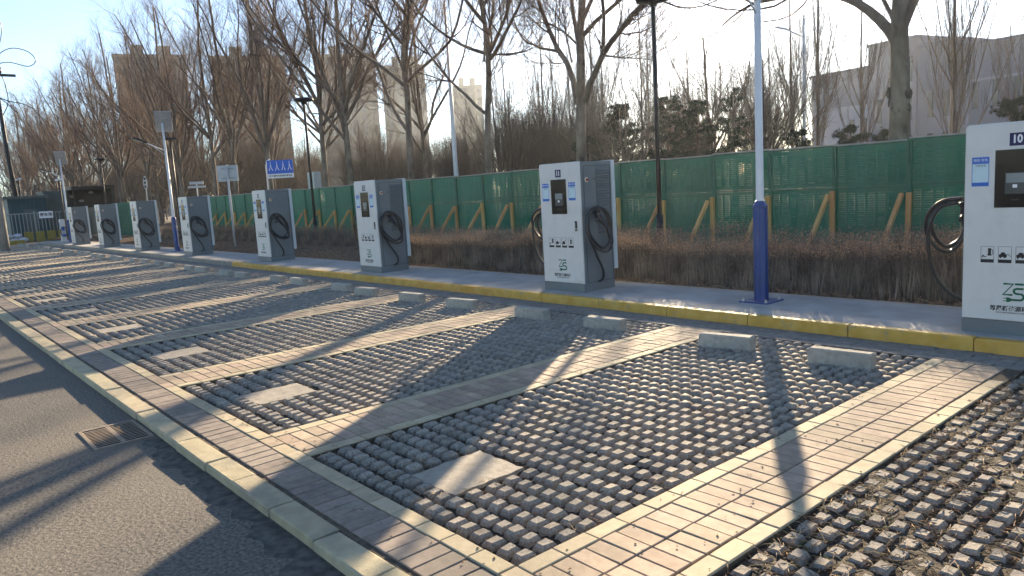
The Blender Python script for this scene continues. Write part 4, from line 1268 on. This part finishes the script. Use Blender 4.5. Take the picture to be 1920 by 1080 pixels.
def vase_limbs(rs, fork=4.1, n=6, H=14.5, lean=(20, 42), trunk_r=.2):
    limbs = [[(0, 0, -.1), (.03, 0, fork * .5), (.05, .02, fork), (.1, .0, fork + 2.5), (rs.uniform(-.4, .4), rs.uniform(-.4, .4), fork + 6), (rs.uniform(-.8, .8), rs.uniform(-.8, .8), H)]]
    rad = [trunk_r]
    for j in range(n):
        a = 2 * math.pi * (j + rs.uniform(-.3, .3)) / n; z0 = fork + rs.uniform(-.15, 1.6) * (j > 1)
        b_ = np.radians(rs.uniform(*lean)); d = np.array([math.cos(a) * math.sin(b_), math.sin(a) * math.sin(b_), math.cos(b_)])
        p = np.array([.04, 0, z0]); l = [tuple(p)]
        L = rs.uniform(.72, 1.0) * (H - z0); m = 6
        for q in range(m):
            d = norm(d + np.array([0, 0, .10]) + rs.randn(3) * .10); p = p + d * L / m; l.append(tuple(p))
        limbs.append(l); rad.append(trunk_r * rs.uniform(.45, .62))
    return limbs, rad
gen_cfg = dict(n1=15, L1=(1.5, 3.0), n2=9, L2=(.7, 1.5), n3=5, L3=(.3, .7), up1=.9, up2=.6, a1=(28, 62), a2=(25, 58))
gen = []
for s in range(3):
    rs = np.random.RandomState(300 + s)
    limbs, rad = vase_limbs(rs, fork=[3.9, 4.3, 3.7][s], n=[6, 7, 8][s], H=[15, 14, 15.5][s], lean=[(20, 48), (25, 52), (18, 44)][s], trunk_r=.155)
    gen.append(tree_meshes('tree', limbs, rad, gen_cfg, 400 + s, ends=[.3] * 9))
gx = {-29.7: (0, 'bare tree behind the left side of cabinet 12, slim brown trunk'),
      -32.6: (1, 'bare tree close behind the black garden lamp beside cabinet 13'),
      -39.3: (2, 'bare tree with a forked trunk just left of the blue sign'),
      -43.6: (0, 'bare tree with a straight trunk right behind the grey sign board'),
      -47.6: (1, 'bare tree with a double trunk left of the grey sign board'),
      -53.6: (2, 'bare tree with a pale edge to its trunk, just right of the solar lamp panel'),
      -57.0: (0, 'bare tree rising behind the solar lamp pole of cabinet 14')}
rr = random.Random(21)
for x, (v, lab) in gx.items():
    make_tree('bare_tree', gen[v], (x, 16.5 + rr.uniform(-.3, .3), .06), rr.uniform(0, 6.28), rr.uniform(.95, 1.06), lab, group='big bare trees in a row behind the hoarding')
x = -62.5; i = 0
while x > -135:
    make_tree('bare_tree', gen[i % 3], (x, 16.5 + rr.uniform(-.6, .6), .06), rr.uniform(0, 6.28), rr.uniform(.92, 1.1), 'bare tree in the dense receding row above the huts at the far left', group='bare trees of the receding row at far left')
    x -= rr.uniform(4.6, 5.8); i += 1
# second row a little behind
x = -34.0
while x > -130:
    make_tree('bare_tree', gen[i % 3], (x, 22.5 + rr.uniform(-1.2, 1.2), .05), rr.uniform(0, 6.28), rr.uniform(.85, 1.05), 'bare tree in the second row behind the big trees, left half of the picture', group='bare trees of the second row')
    x -= rr.uniform(9, 12); i += 1

# slender upright poplars further back
def poplar(seed, H=11.5):
    rs = np.random.RandomState(seed)
    limbs = [[(0, 0, -.1), (.02, 0, 1.6), (.06, .03, 4), (.1, 0, 7), (.12, .05, H)]]; rad = [.10]
    for j in range(13):
        a = rs.uniform(0, 6.28); z0 = rs.uniform(1.3, 5.5)
        b_ = np.radians(rs.uniform(22, 42)); d = np.array([math.cos(a) * math.sin(b_), math.sin(a) * math.sin(b_), math.cos(b_)])
        p = np.array([.03, 0, z0]); l = [tuple(p)]; L = rs.uniform(.6, .95) * (H - z0)
        for q in range(6):
            d = norm(d + np.array([0, 0, .30]) + rs.randn(3) * .05); p = p + d * L / 6; l.append(tuple(p))
        limbs.append(l); rad.append(.028)
    return tree_meshes('poplar', limbs, rad, dict(n1=9, L1=(1.2, 2.6), n2=6, L2=(.5, 1.1), n3=3, L3=(.2, .5), up1=1.8, up2=1.2, a1=(14, 32), a2=(14, 30), t0=.1, trunk_from=.3), seed + 9, sides0=8, bark='limb', twig='twig_far', flare=False, ends=[.25] * 14)
pops = [poplar(1), poplar(2), poplar(5, 10.5)]
pop_spots = [(-20.0, 36.8, 1.05, 'upright poplar whose thin branches rise left of the far street lamp'),
             (-19.1, 37.6, 1.1, 'upright poplar close to the left corner of the lilac building'),
             (-17.2, 38.4, .95, 'upright poplar in front of the lilac building, left of the thick trunk'),
             (-10.2, 30.4, 1.0, 'upright bare tree with many fine branches, at the right in front of the lilac building')]
for x, y, s, lab in pop_spots:
    make_tree('poplar', pops[rr.randrange(3)], (x, y, .05), rr.uniform(0, 6.28), s, lab, group='upright poplars behind the hoarding')
for x, y, s in [(-22.0, 42, .9), (-24.6, 42.5, .82), (-26.4, 43.5, .80), (-28.4, 41.5, .80), (-30.5, 42.5, .9), (-32.8, 41, 1.0), (-35, 43, 1.25), (-37.6, 42, 1.15), (-40.5, 44, 1.3), (-43, 42, 1.2), (-46.5, 44, 1.3), (-50, 43, 1.2), (-36.2, 39, 1.05), (-39.2, 40, 1.1), (-15.0, 44, 1.0), (-12.5, 47, 1.05), (-26.5, 36, .6), (-31.5, 35, .7), (-36, 34, .8)]:
    make_tree('poplar', pops[rr.randrange(3)], (x, y, .05), rr.uniform(0, 6.28), s, 'one of the thin upright poplars in the distant row behind the evergreens', group='distant poplar row')

# small many-stemmed trees filling the park
def shrub_tree(seed, H=5.5):
    rs = np.random.RandomState(seed)
    limbs = [[(0, 0, -.1), (.02, 0, .8), (.06, .03, 1.6), (.1, .1, 3), (.2, .15, H)]]; rad = [.09]
    for j in range(12):
        a = rs.uniform(0, 6.28); z0 = rs.uniform(.9, 2.0)
        b_ = np.radians(rs.uniform(25, 60)); d = np.array([math.cos(a) * math.sin(b_), math.sin(a) * math.sin(b_), math.cos(b_)])
        p = np.array([.03, 0, z0]); l = [tuple(p)]; L = rs.uniform(.7, 1.05) * (H - z0)
        for q in range(6):
            d = norm(d + np.array([0, 0, .12]) + rs.randn(3) * .1); p = p + d * L / 6; l.append(tuple(p))
        limbs.append(l); rad.append(.04)
    return tree_meshes('shrub', limbs, rad, dict(n1=10, L1=(.9, 1.8), n2=7, L2=(.4, .9), n3=3, L3=(.2, .45), up1=.7, up2=.5, a1=(25, 55), t0=.15, trunk_from=.3), seed + 9, sides0=8, bark='limb', twig='twig_far', flare=False, ends=[.25] * 13)
shr = [shrub_tree(1), shrub_tree(2, 4.8)]
rs2 = random.Random(99)
for x, y, s, lab in [(-18.3, 18.4, .85, 'small round bare tree showing between the trunk left of cabinet 11 and cabinet 11'), ]:
    make_tree('small_bare_tree', shr[0], (x, y + 3, .05), 1.0, s, lab)
for i in range(90):
    x = -rs2.uniform(17, 95); y = rs2.uniform(24, 34) + rs2.random() * 8
    if x > -26 and y < 27: continue
    make_tree('small_bare_tree', shr[i % 2], (x, y, .04), rs2.uniform(0, 6.28), rs2.uniform(.8, 1.35), 'small brown bare tree of the thicket behind the big tree row', group='small bare trees of the park thicket')

for i in range(46):
    x = -rs2.uniform(58, 165); y = rs2.uniform(19, 31)
    make_tree('small_bare_tree', shr[i % 2], (x, y, .04), rs2.uniform(0, 6.28), rs2.uniform(1.1, 1.7), 'small bare tree of the brown thicket above the huts and leftmost cabinets', group='small bare trees of the far left thicket')
# evergreens
def pine_mesh(seed, H, spread, n_br):
    rs = np.random.RandomState(seed)
    t = MB(); t.tube([(0, 0, -.1), (.04, .02, H * .5), (.02, 0, H)], [.09, .06, .015], n=8)
    trunk = t.mesh('trunk', M['limb'])
    z = np.sort(rs.uniform(.18, .98, n_br)) * H
    a = rs.uniform(0, 6.28, n_br)
    L = spread * (1.05 - z / H) ** .75 * rs.uniform(.6, 1.1, n_br) + .12
    K = 6
    up = rs.uniform(.0, .4, n_br)
    s = np.linspace(0, 1, K)
    P = np.zeros((n_br, K, 3))
    P[:, :, 0] = np.cos(a)[:, None] * L[:, None] * s; P[:, :, 1] = np.sin(a)[:, None] * L[:, None] * s
    P[:, :, 2] = z[:, None] + L[:, None] * up[:, None] * s ** 1.6 + rs.randn(n_br, K) * .03 * s
    V, F = tubes_arrays(P, np.maximum(.02 * (1 - s)[None, :] * np.ones((n_br, 1)), .006), 3)
    limbs = np_mesh('limbs', V, F, M['limb'])
    m = 34
    bi = np.repeat(np.arange(n_br), m); f = rs.uniform(.22, 1, n_br * m) ** .7 * (K - 1); i0 = np.minimum(f.astype(int), K - 2); fr = (f - i0)[:, None]
    C = P[bi, i0] * (1 - fr) + P[bi, i0 + 1] * fr + rs.randn(n_br * m, 3) * np.array([.065, .065, .04])
    nn = 11
    C = np.repeat(C, nn, 0); n = len(C)
    d = norm(rs.randn(n, 3) + np.array([0, 0, .7])); l = rs.uniform(.07, .15, n)[:, None]
    sd = norm(np.cross(d, rs.randn(n, 3))) * .009
    Vn = np.stack([C - sd, C + sd, C + d * l], 1).reshape(-1, 3)
    Fn = np.arange(n * 3).reshape(-1, 3)
    nm = np_mesh('crown', Vn, Fn, M['needle'], rv=np.repeat(rs.rand(n), 3))
    return trunk, limbs, nm
pines = [pine_mesh(1, 4.6, 1.7, 95), pine_mesh(2, 3.1, 1.5, 72), pine_mesh(3, 4.9, 1.25, 50)]
for x, y, v, s, lab in [(-19.6, 22.8, 0, 1.0, 'dark pine left of the tall black garden lamp, right of the forked tree'),
                     (-18.2, 23.9, 0, 1.03, 'dense dark pine directly behind the tall black garden lamp'),
                     (-17.3, 24.6, 0, .98, 'dark pine just right of the tall black garden lamp'),
                     (-16.2, 25.4, 2, 1.0, 'thin open pine silhouetted against the glare left of the white lamp pole'),
                     (-14.3, 26.6, 1, .98, 'low dark pine right of the white lamp pole, at the far street lamp'),
                     (-12.6, 27.3, 1, .98, 'low dark pine in front of the lilac building'),
                     (-11.4, 27.6, 1, .9, 'pine partly hidden by the thick pale trunk'),
                     (-8.0, 28.9, 1, 1.12, 'dark pine above cabinet 10 at the right edge'),
                     (-21.0, 22.4, 1, 1.1, 'dark pine behind the trunk of the forked tree'),
                     (-23.2, 24.4, 1, 1.1, 'dark pine left of the forked tree, above the hoarding')]:
    t = empty('pine_tree', (x, y, .04), rr.uniform(0, 6.28)); t.scale = (s, s, s); tag(t, lab, 'pine tree', 'dark pines behind the hoarding')
    for nm, me in zip(('trunk', 'limbs', 'crown'), pines[v]):
        o = inst(nm, me, t)
        if nm == 'crown': tag(o, kind='stuff')

# ------------------------------------------------------------------ buildings
def az_point(azd, D): return Vector((math.sin(R(azd)) * D, math.cos(R(azd)) * D, 0))
def tower(a0, a1, D, H, label, floors=18, step=None):
    """slab block seen face on between two bearings from the lot"""
    p0, p1 = az_point(a0, D), az_point(a1, D)
    mid = (p0 + p1) / 2; w = (p1 - p0).length; ang = math.atan2(p1.y - p0.y, p1.x - p0.x)
    t = empty('apartment_tower', (mid.x, mid.y, 0), ang); tag(t, label, 'building', 'distant apartment towers behind the bare trees')
    dp = 15.0
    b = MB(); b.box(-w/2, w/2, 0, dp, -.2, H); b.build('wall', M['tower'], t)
    b = MB(); b.box(-w/2 - .2, w/2 + .2, -.2, dp + .2, H, H + .9)
    b.box(-w * .25, -w * .08, 3, 9, H + .9, H + 4.2); b.box(w * .12, w * .3, 3, 9, H + .9, H + 4.0); b.build('roof', M['tower_band'], t)
    fh = H / floors
    wb = MB(); wb.box(-.85, .85, -.06, .10, 0, fh * .5); wm = wb.mesh('window', M['window_glass'])
    cols = max(4, int(w / 3.1))
    for f in range(1, floors):
        for c in range(cols):
            inst('window', wm, t, (-w/2 + w * (c + .5) / cols, -.0, f * fh + fh * .22))
    bb = MB()
    for c in range(0, cols, 3):
        x = -w/2 + w * (c + .0) / cols + .2
        bb.box(x, x + .7, -.5, -.0, 0, H - .3)
    bb.build('pilasters', M['tower_band'], t)
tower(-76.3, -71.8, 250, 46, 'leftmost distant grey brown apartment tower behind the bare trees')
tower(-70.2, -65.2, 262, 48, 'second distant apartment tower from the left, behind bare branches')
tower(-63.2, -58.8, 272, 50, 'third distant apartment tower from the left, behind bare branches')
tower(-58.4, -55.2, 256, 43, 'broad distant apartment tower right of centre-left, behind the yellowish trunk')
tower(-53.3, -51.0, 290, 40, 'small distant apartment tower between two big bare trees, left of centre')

# lilac building: long facade running away to the left, with a taller central block
bd = empty('lilac_building', (-45.8, 88.9, 0), math.atan2(math.cos(R(102)), math.sin(R(102))))
tag(bd, 'long lilac grey building behind the poplars at the upper right', 'building')
b = MB(); b.box(0, 8.2, 0, 16, -.2, 12.5); b.box(-.2, 8.2, -.25, 16.2, 12.52, 12.8); b.build('left_wing', M['facade'], bd)
b = MB(); b.box(8.2, 13.8, -.8, 17, -.2, 14.6); b.box(8.1, 14.0, -1.0, 17.2, 14.6, 14.9); b.build('central_block', M['facade'], bd)
b = MB(); b.box(13.8, 18.2, -.4, 16, -.2, 13.6); b.box(14.0, 18.3, -.6, 16.2, 13.6, 13.85); b.build('stair_block', M['facade'], bd)
b = MB(); b.box(18.2, 62, -.1, 16, -.2, 12.7); b.box(18.3, 62.2, -.35, 16.2, 12.7, 13.0); b.build('right_wing', M['facade'], bd)
b = MB(); b.box(1.9, 5.0, -.12, -.004, .2, 8.6); b.box(5.06, 8.1, -.12, -.004, .2, 8.6); b.build('pale_cladding', M['facade_pale'], bd)
wb = MB(); wb.box(-.28, .28, -.06, .12, 0, 2.6); wm = wb.mesh('window', M['window_glass'])
for x, zs, y in [(5.7, (4.4,), -.13), (7.3, (4.4,), -.13), (9.6, (2, 6.2), -.8), (11.4, (2, 6.2), -.8), (13.1, (2, 6.2, 10.2), -.8), (15.2, (2, 6.2), -.4), (16.8, (2, 6.2), -.4)] + [(19.6 + i * 1.9, (2.2, 6.6), -.1) for i in range(18)]:
    for z in zs: inst('window', wm, bd, (x, y, z))
for x in (1.8, 8.0, 18.9, 24.6, 30.4):
    b = MB(); b.box(-.08, .08, -.22, .02, .2, 12.2); b.build('downpipe', M['facade_pale'], bd, (x, -.14 if x < 9 else -.12, 0))
for z in (4.9, 9.3):
    b = MB(); b.box(18.4, 62, -.16, -.101, z, z + .22); b.build('string_course', M['facade_pale'], bd)

# ------------------------------------------------------------------ far street lamp and white mast
t = empty('street_lamp', (-15.8, 30.0, .05)); tag(t, 'far grey street lamp with one arm left of the lilac building', 'street lamp')
b = MB(); b.tube([(0, 0, 0), (0, 0, 7.75)], [.075, .045], n=10); b.build('pole', M['pole_white'], t)
b = MB(); b.tube([(0, 0, 7.0), (-.75, 0, 7.45)], .03, n=8); b.tube([(0, 0, 7.32), (-.35, 0, 7.30)], .015, n=6); b.build('arm', M['pole_white'], t)
b = MB(); Mx = Matrix.Translation((-.95, 0, 7.53)) @ Matrix.Rotation(R(20), 4, 'Y'); b.box(-.28, .28, -.10, .10, -.04, .05, ch=.03, M=Mx); b.build('lamp_head', M['pole_white'], t)
t = empty('white_mast', (-23.4, 17.4, .05)); tag(t, 'tall tapering white mast behind the hoarding between two bare trunks', 'mast')
b = MB(); b.tube([(0, 0, 0), (0, 0, 3.5), (0, 0, 9.5)], [.105, .085, .035], n=14); b.build('shaft', M['pole_white'], t)
b = MB(); b.tube([(0, 0, 9.5), (0, 0, 9.56), (0, 0, 9.62)], [.05, .06, .02], n=12); b.build('tip', M['pole_white'], t)
t = empty('meter_box', (-36.3, 17.8, .05)); tag(t, 'white box cabinet on a post above the hoarding beside the black lamp', 'box')
b = MB(); b.tube([(0, 0, 0), (0, 0, 2.0)], .06, n=8); b.build('post', M['sign_grey'], t)
b = MB(); b.box(-.45, .30, -.2, .2, 2.0, 3.0, ch=.02); b.build('box', M['sign_grey'], t)
t = empty('grey_post', (-33.6, 17.0, .05)); tag(t, 'slim grey lamp post behind the hoarding, left of cabinet 12', 'post')
b = MB(); b.tube([(0, 0, 0), (0, 0, 5.6)], [.06, .04], n=8); b.build('pole', M['sign_grey'], t)

# ------------------------------------------------------------------ signs
t = empty('sign_board', (-27.35, 10.0, .08), R(62)); tag(t, 'plain grey sign board on a post seen from behind, left of cabinet 13', 'sign')
b = MB(); b.tube([(0, 0, 0), (0, 0, 3.0)], .04, n=10); b.build('post', M['sign_grey'], t)
b = MB(); b.box(-.36, .36, .05, .075, 2.40, 2.98, ch=.004); b.build('board', M['sign_grey'], t)
b = MB(); b.box(-.22, .22, .0, .045, 2.50, 2.53); b.box(-.22, .22, .0, .045, 2.84, 2.87); b.build('bracket', M['rail_steel'], t)
t = empty('blue_sign', (-29.1, 12.8, .08), R(62)); tag(t, 'blue sign with rows of white lettering above cabinet 13', 'sign')
b = MB(); b.tube([(-.55, 0, 0), (-.55, 0, 3.0), (-.50, 0, 3.2), (-.38, 0, 3.27)], .028, n=8); b.build('posts', M['pole_white'], t)
b = MB(); b.box(-.50, .50, -.03, 0, 2.68, 3.22, ch=.004); bo = b.build('board', M['sign_blue'], t)
b = MB(); b.box(-.50, .50, -.03, 0, 2.50, 2.676); lb = b.build('lower_board', M['print_white'], t)
for i in range(4):
    nm = text_mesh('\u4eba', .40, sx=.42, bold=.004); nm.materials.append(M['print_white']); inst('lettering', nm, bo, (-.37 + i * .245, -.034, 2.95))
nm = text_mesh('\u65b0\u80fd\u6e90\u6c7d\u8f66\u5145\u7535\u7ad9\u505c\u8f66\u533a', .082, bold=.002); nm.materials.append(M['print_black']); inst('lettering', nm, lb, (0, -.034, 2.585))
t = empty('small_sign', (-39.8, 12.9, .08), R(62)); tag(t, 'small pale two-bar sign just above the top of the fourth cabinet from the left', 'sign')
b = MB(); b.tube([(0, 0, 0), (0, 0, 2.5)], .03, n=6); b.build('post', M['sign_grey'], t)
b = MB(); b.box(-.42, .42, -.02, .02, 2.50, 2.60); b.box(-.34, .34, -.02, .02, 2.68, 2.82); b.box(-.04, .04, -.01, .01, 2.60, 2.68); b.build('board', M['sign_grey'], t)
t = empty('oval_sign', (-51.4, 13.5, .05), R(60)); tag(t, 'slim post with a tall oval white sign, above the third cabinet from the left', 'sign')
b = MB(); b.tube([(0, 0, 0), (0, 0, 2.9)], .03, n=6); b.build('post', M['sign_grey'], t)
b = MB(); b.prism([(.12 * math.cos(R(a)), 3.25 + .42 * math.sin(R(a))) for a in range(0, 360, 20)], -.03, 0); bd2 = b.build('board', M['sign_grey'], t)
b = MB()
for z in (2.95, 3.2, 3.45): b.box(-.06, .06, -.035, -.031, z, z + .14)
b.build('marks', M['print_black'], bd2)

# ------------------------------------------------------------------ huts and barriers at the far left
t = empty('teal_cabin', (-61.5, 8.3, 0)); tag(t, 'teal sheet steel cabin with an overhanging roof at the far left', 'cabin')
b = MB(); b.box(-1.2, 1.2, -1.25, 1.0, -.1, 2.85); b.build('wall', M['teal'], t)
b = MB(); b.box(-1.45, 1.45, -1.5, 1.15, 2.85, 3.02, ch=.03); b.build('roof', M['teal_grey'], t)
b = MB()
for i in range(9): b.box(1.205, 1.235, -1.15 + i * .24, -1.15 + i * .24 + .05, .0, 2.8)
b.build('ribs', M['teal'], t)
b = MB(); b.box(1.24, 1.27, -.4, .4, 0, 2.1, ch=.01); dr = b.build('door', M['teal_grey'], t)
t = empty('grey_teal_cabin', (-63.0, 10.35, 0)); tag(t, 'grey green cabin squeezed between the teal cabin and the black shelter', 'cabin')
b = MB(); b.box(-1.2, 1.2, -.9, .55, -.1, 3.2); b.build('wall', M['teal_grey'], t)
b = MB(); b.box(-1.3, 1.3, -1.0, .6, 3.2, 3.32); b.build('roof', M['teal_grey'], t)
t = empty('black_shelter', (-62.6, 12.6, 0)); tag(t, 'open black shelter with pale round discs inside, behind the leftmost cabinets', 'shelter')
b = MB(); b.box(-1.6, 1.6, -1.55, 1.3, 3.35, 3.55); b.build('roof', M['dark_cabin'], t)
b = MB(); b.box(-1.6, -1.5, -1.5, 1.25, 0, 3.35); b.build('back_wall', M['dark_cabin'], t)
b = MB(); b.box(-1.5, 1.5, 1.15, 1.25, 0, 3.35); b.build('side_wall', M['dark_cabin'], t)
for y in (-1.45, 1.05):
    b = MB(); b.box(1.48, 1.58, y, y + .1, 0, 3.35); b.build('post', M['dark_cabin'], t)
dm = MB(); dm.tube([(0, 0, 0), (.05, 0, 0)], .18, n=14, smooth=False); dme = dm.mesh('round_disc', M['sign_grey'])  # flat pale grey discs set against the back wall
for y, z in ((-1.0, 2.9), (-.4, 2.55), (.3, 3.15), (.75, 2.0), (-.9, 1.5)): inst('round_disc', dme, t, (-1.49, y, z), scale=(1, 1, .5))

t = empty('steel_railing', (-58.2, 7.2, 0)); tag(t, 'grey steel railing with upright bars in front of the teal cabin', 'railing')
bm_ = MB(); bm_.box(-.02, .02, -.02, .02, .12, 1.82); bar_me = bm_.mesh('bar', M['rail_steel'])
for i in range(26): inst('bar', bar_me, t, (0, -2.6 + i * .21, 0))
for z in (.12, 1.82):
    b = MB(); b.box(-.03, .03, -2.75, 2.85, z - .03, z + .03); b.build('rail', M['rail_steel'], t)
for y in (-2.7, -.85, 1.0, 2.85):
    b = MB(); b.box(-.04, .04, y - .04, y + .04, -.1, 1.95); b.build('post', M['rail_steel'], t)
t = empty('notice_board', (-58.1, 8.85, 0), R(90 - 10)); tag(t, 'small white notice hung on the steel railing', 'sign')
b = MB(); b.box(-.40, .40, -.05, -.02, 1.45, 1.90); nb_ = b.build('board', M['print_white'], t)
nm = text_mesh('\u505c\u8f66\u573a', .24, bold=.006); nm.materials.append(M['print_black']); inst('lettering', nm, nb_, (0, -.055, 1.67))
labs = ['first', 'second', 'third', 'fourth', 'fifth']
for i in range(5):
    t = empty('crowd_barrier', (-57.2 + .05 * i, 7.6 + i * .62, 0)); tag(t, 'short yellow barrier block at the foot of the far railing, ' + labs[i] + ' from the left', 'barrier', 'yellow barrier blocks')
    b = MB(); b.prism([(-.22, -.05), (.22, -.05), (.08, .62), (-.08, .62)], -.24, .24); b.build('block', M['barrier_yellow'], t)
t = empty('yellow_kerb', (-54.0, 5.2, 0)); tag(t, 'low yellow painted concrete kerb at the far left edge', 'kerb')
for i in range(3):
    b = MB(); b.box(-.2, .2, -1.1 + i * .95, -1.1 + i * .95 + .9, -.1, .22, ch=.04); b.build('block', M['barrier_yellow'], t)
t = empty('sack_pile', (-57.0, 6.4, 0)); tag(t, 'pale sacks piled in front of the railing at the far left', 'sacks')
rq = random.Random(5)
for i in range(7):
    bm = bmesh.new(); bmesh.ops.create_icosphere(bm, subdivisions=2, radius=.3)
    for v in bm.verts: v.co.z *= .55; v.co *= 1 + rq.uniform(-.1, .1)
    me = bpy.data.meshes.new('sack'); bm.to_mesh(me); bm.free(); me.materials.append(M['bag'])
    inst('sack', me, t, (rq.uniform(-.3, .3), -.8 + i * .27, .15 + (.25 if i % 2 else 0)))
def cam_pole(x, y, h, lab):
    t = empty('camera_pole', (x, y, 0)); tag(t, lab, 'camera pole')
    b = MB(); b.tube([(0, 0, -.1), (0, 0, h)], .06, n=8); b.build('pole', M['pole_black'], t)
    b = MB(); b.box(-.18, .22, -.18, -.04, h, h + .14, ch=.02); b.box(-.16, .18, .05, .2, h + .06, h + .2, ch=.02); b.build('camera', M['print_white'], t)
cam_pole(-55.0, 9.35, 3.75, 'black pole with white cameras beside the far solar lamp')
cam_pole(-66.0, 8.6, 4.3, 'black pole with small cameras above the teal cabin roof')
t = empty('slim_charging_post', (-48.2, 8.05, .116)); tag(t, 'slim white charging post with blue bands, left of the leftmost cabinet', 'charging post')
b = MB(); b.box(-.16, .16, -.12, .12, 0, 1.25, ch=.02); b.build('body', M['white_panel'], t)
b = MB(); b.box(-.10, .10, -.125, -.121, .82, 1.05); b.build('screen', M['sticker_blue'], t)
b = MB()
for q in range(3): b.tube([(.19 + .03 * q, .16 * math.cos(R(a)), .55 + .28 * math.sin(R(a))) for a in range(0, 361, 24)], .018, n=6)
b.build('charging_cable', M['rubber'], t)
b = MB(); b.box(.17, .30, -.08, .06, .30, .42, ch=.02); b.box(.17, .26, -.06, .04, .62, .80, ch=.02); b.build('blue_plug', M['sticker_blue'], t)

# utility poles and loose wires at the left edge
t = empty('concrete_pole', (-45.2, 4.86, 0)); tag(t, 'grey concrete utility pole cut by the left edge', 'utility pole')
b = MB(); b.tube([(0, 0, -.1), (0, 0, 6.3)], [.26, .22], n=14); b.build('shaft', M['pole_concrete'], t)
b = MB(); b.box(-.30, .30, -.30, .30, 3.9, 3.98); b.build('collar', M['rail_steel'], t)
t = empty('utility_pole', (-65.4, 8.0, -.78)); t.scale = (1.466,) * 3; tag(t, 'black utility pole with insulators and looping wires at the left edge', 'utility pole')
b = MB(); b.tube([(0, .30, -.1), (0, .08, 4.5), (0, 0, 9.6)], [.12, .10, .08], n=10); b.build('pole', M['pole_black'], t)
b = MB(); b.box(-.05, .05, -1.0, .9, 8.55, 8.67); b.build('crossarm', M['pole_black'], t)
ins = MB(); ins.tube([(0, 0, 0), (0, 0, .1), (0, 0, .16), (0, 0, .3)], [.05, .12, .06, .10], n=10); im = ins.mesh('insulator', M['black'])
for y in (-.7, -.1, .25): inst('insulator', im, t, (0, y, 8.68))
b = MB(); b.box(-.14, .14, -.20, .22, 8.9, 9.5, ch=.03); b.build('fuse_box', M['black'], t)
wires = [[(0, .1, 9.3), (0, .5, 9.75), (0, 1.0, 9.95), (0, 1.6, 9.8), (0, 1.85, 9.4), (0, 1.5, 9.1), (0, .7, 9.25), (0, .1, 9.1)],
         [(0, .1, 9.5), (0, .45, 10.2), (0, .6, 11.0), (0, .35, 11.7), (0, -.1, 12.0), (0, -.5, 11.7)],
         [(0, .1, 9.7), (0, .35, 10.6), (0, .45, 11.4), (0, .1, 12.5), (0, -.2, 13.4)],
         [(0, .2, 8.9), (0, .4, 8.2), (0, .42, 7.3), (0, .1, 6.6), (0, .0, 6.2)],
         [(0, .0, 7.55), (0, .5, 7.35), (0, 1.0, 7.25), (0, 1.5, 7.0)], [(0, .1, 7.5), (0, .45, 7.15), (0, .8, 6.75)]]
for w_ in wires:
    b = MB(); b.tube(smooth_poly(w_), .022, n=6); b.build('wire', M['black'], t)

# ------------------------------------------------------------------ the air
b = MB(); b.box(-340, 120, -70, 330, -1.6, 62)
hz = b.build('haze', None)
m = bpy.data.materials.new('haze'); m.use_nodes = True
n, l = m.node_tree.nodes, m.node_tree.links
n.clear()
pv = n.new('ShaderNodeVolumePrincipled'); pv.inputs['Color'].default_value = (.86, .92, 1.0, 1); pv.inputs['Density'].default_value = HAZE
pv.inputs['Anisotropy'].default_value = 0.6
o_ = n.new('ShaderNodeOutputMaterial'); l.new(pv.outputs[0], o_.inputs['Volume'])
hz.data.materials.append(m)
tag(hz, kind='stuff')
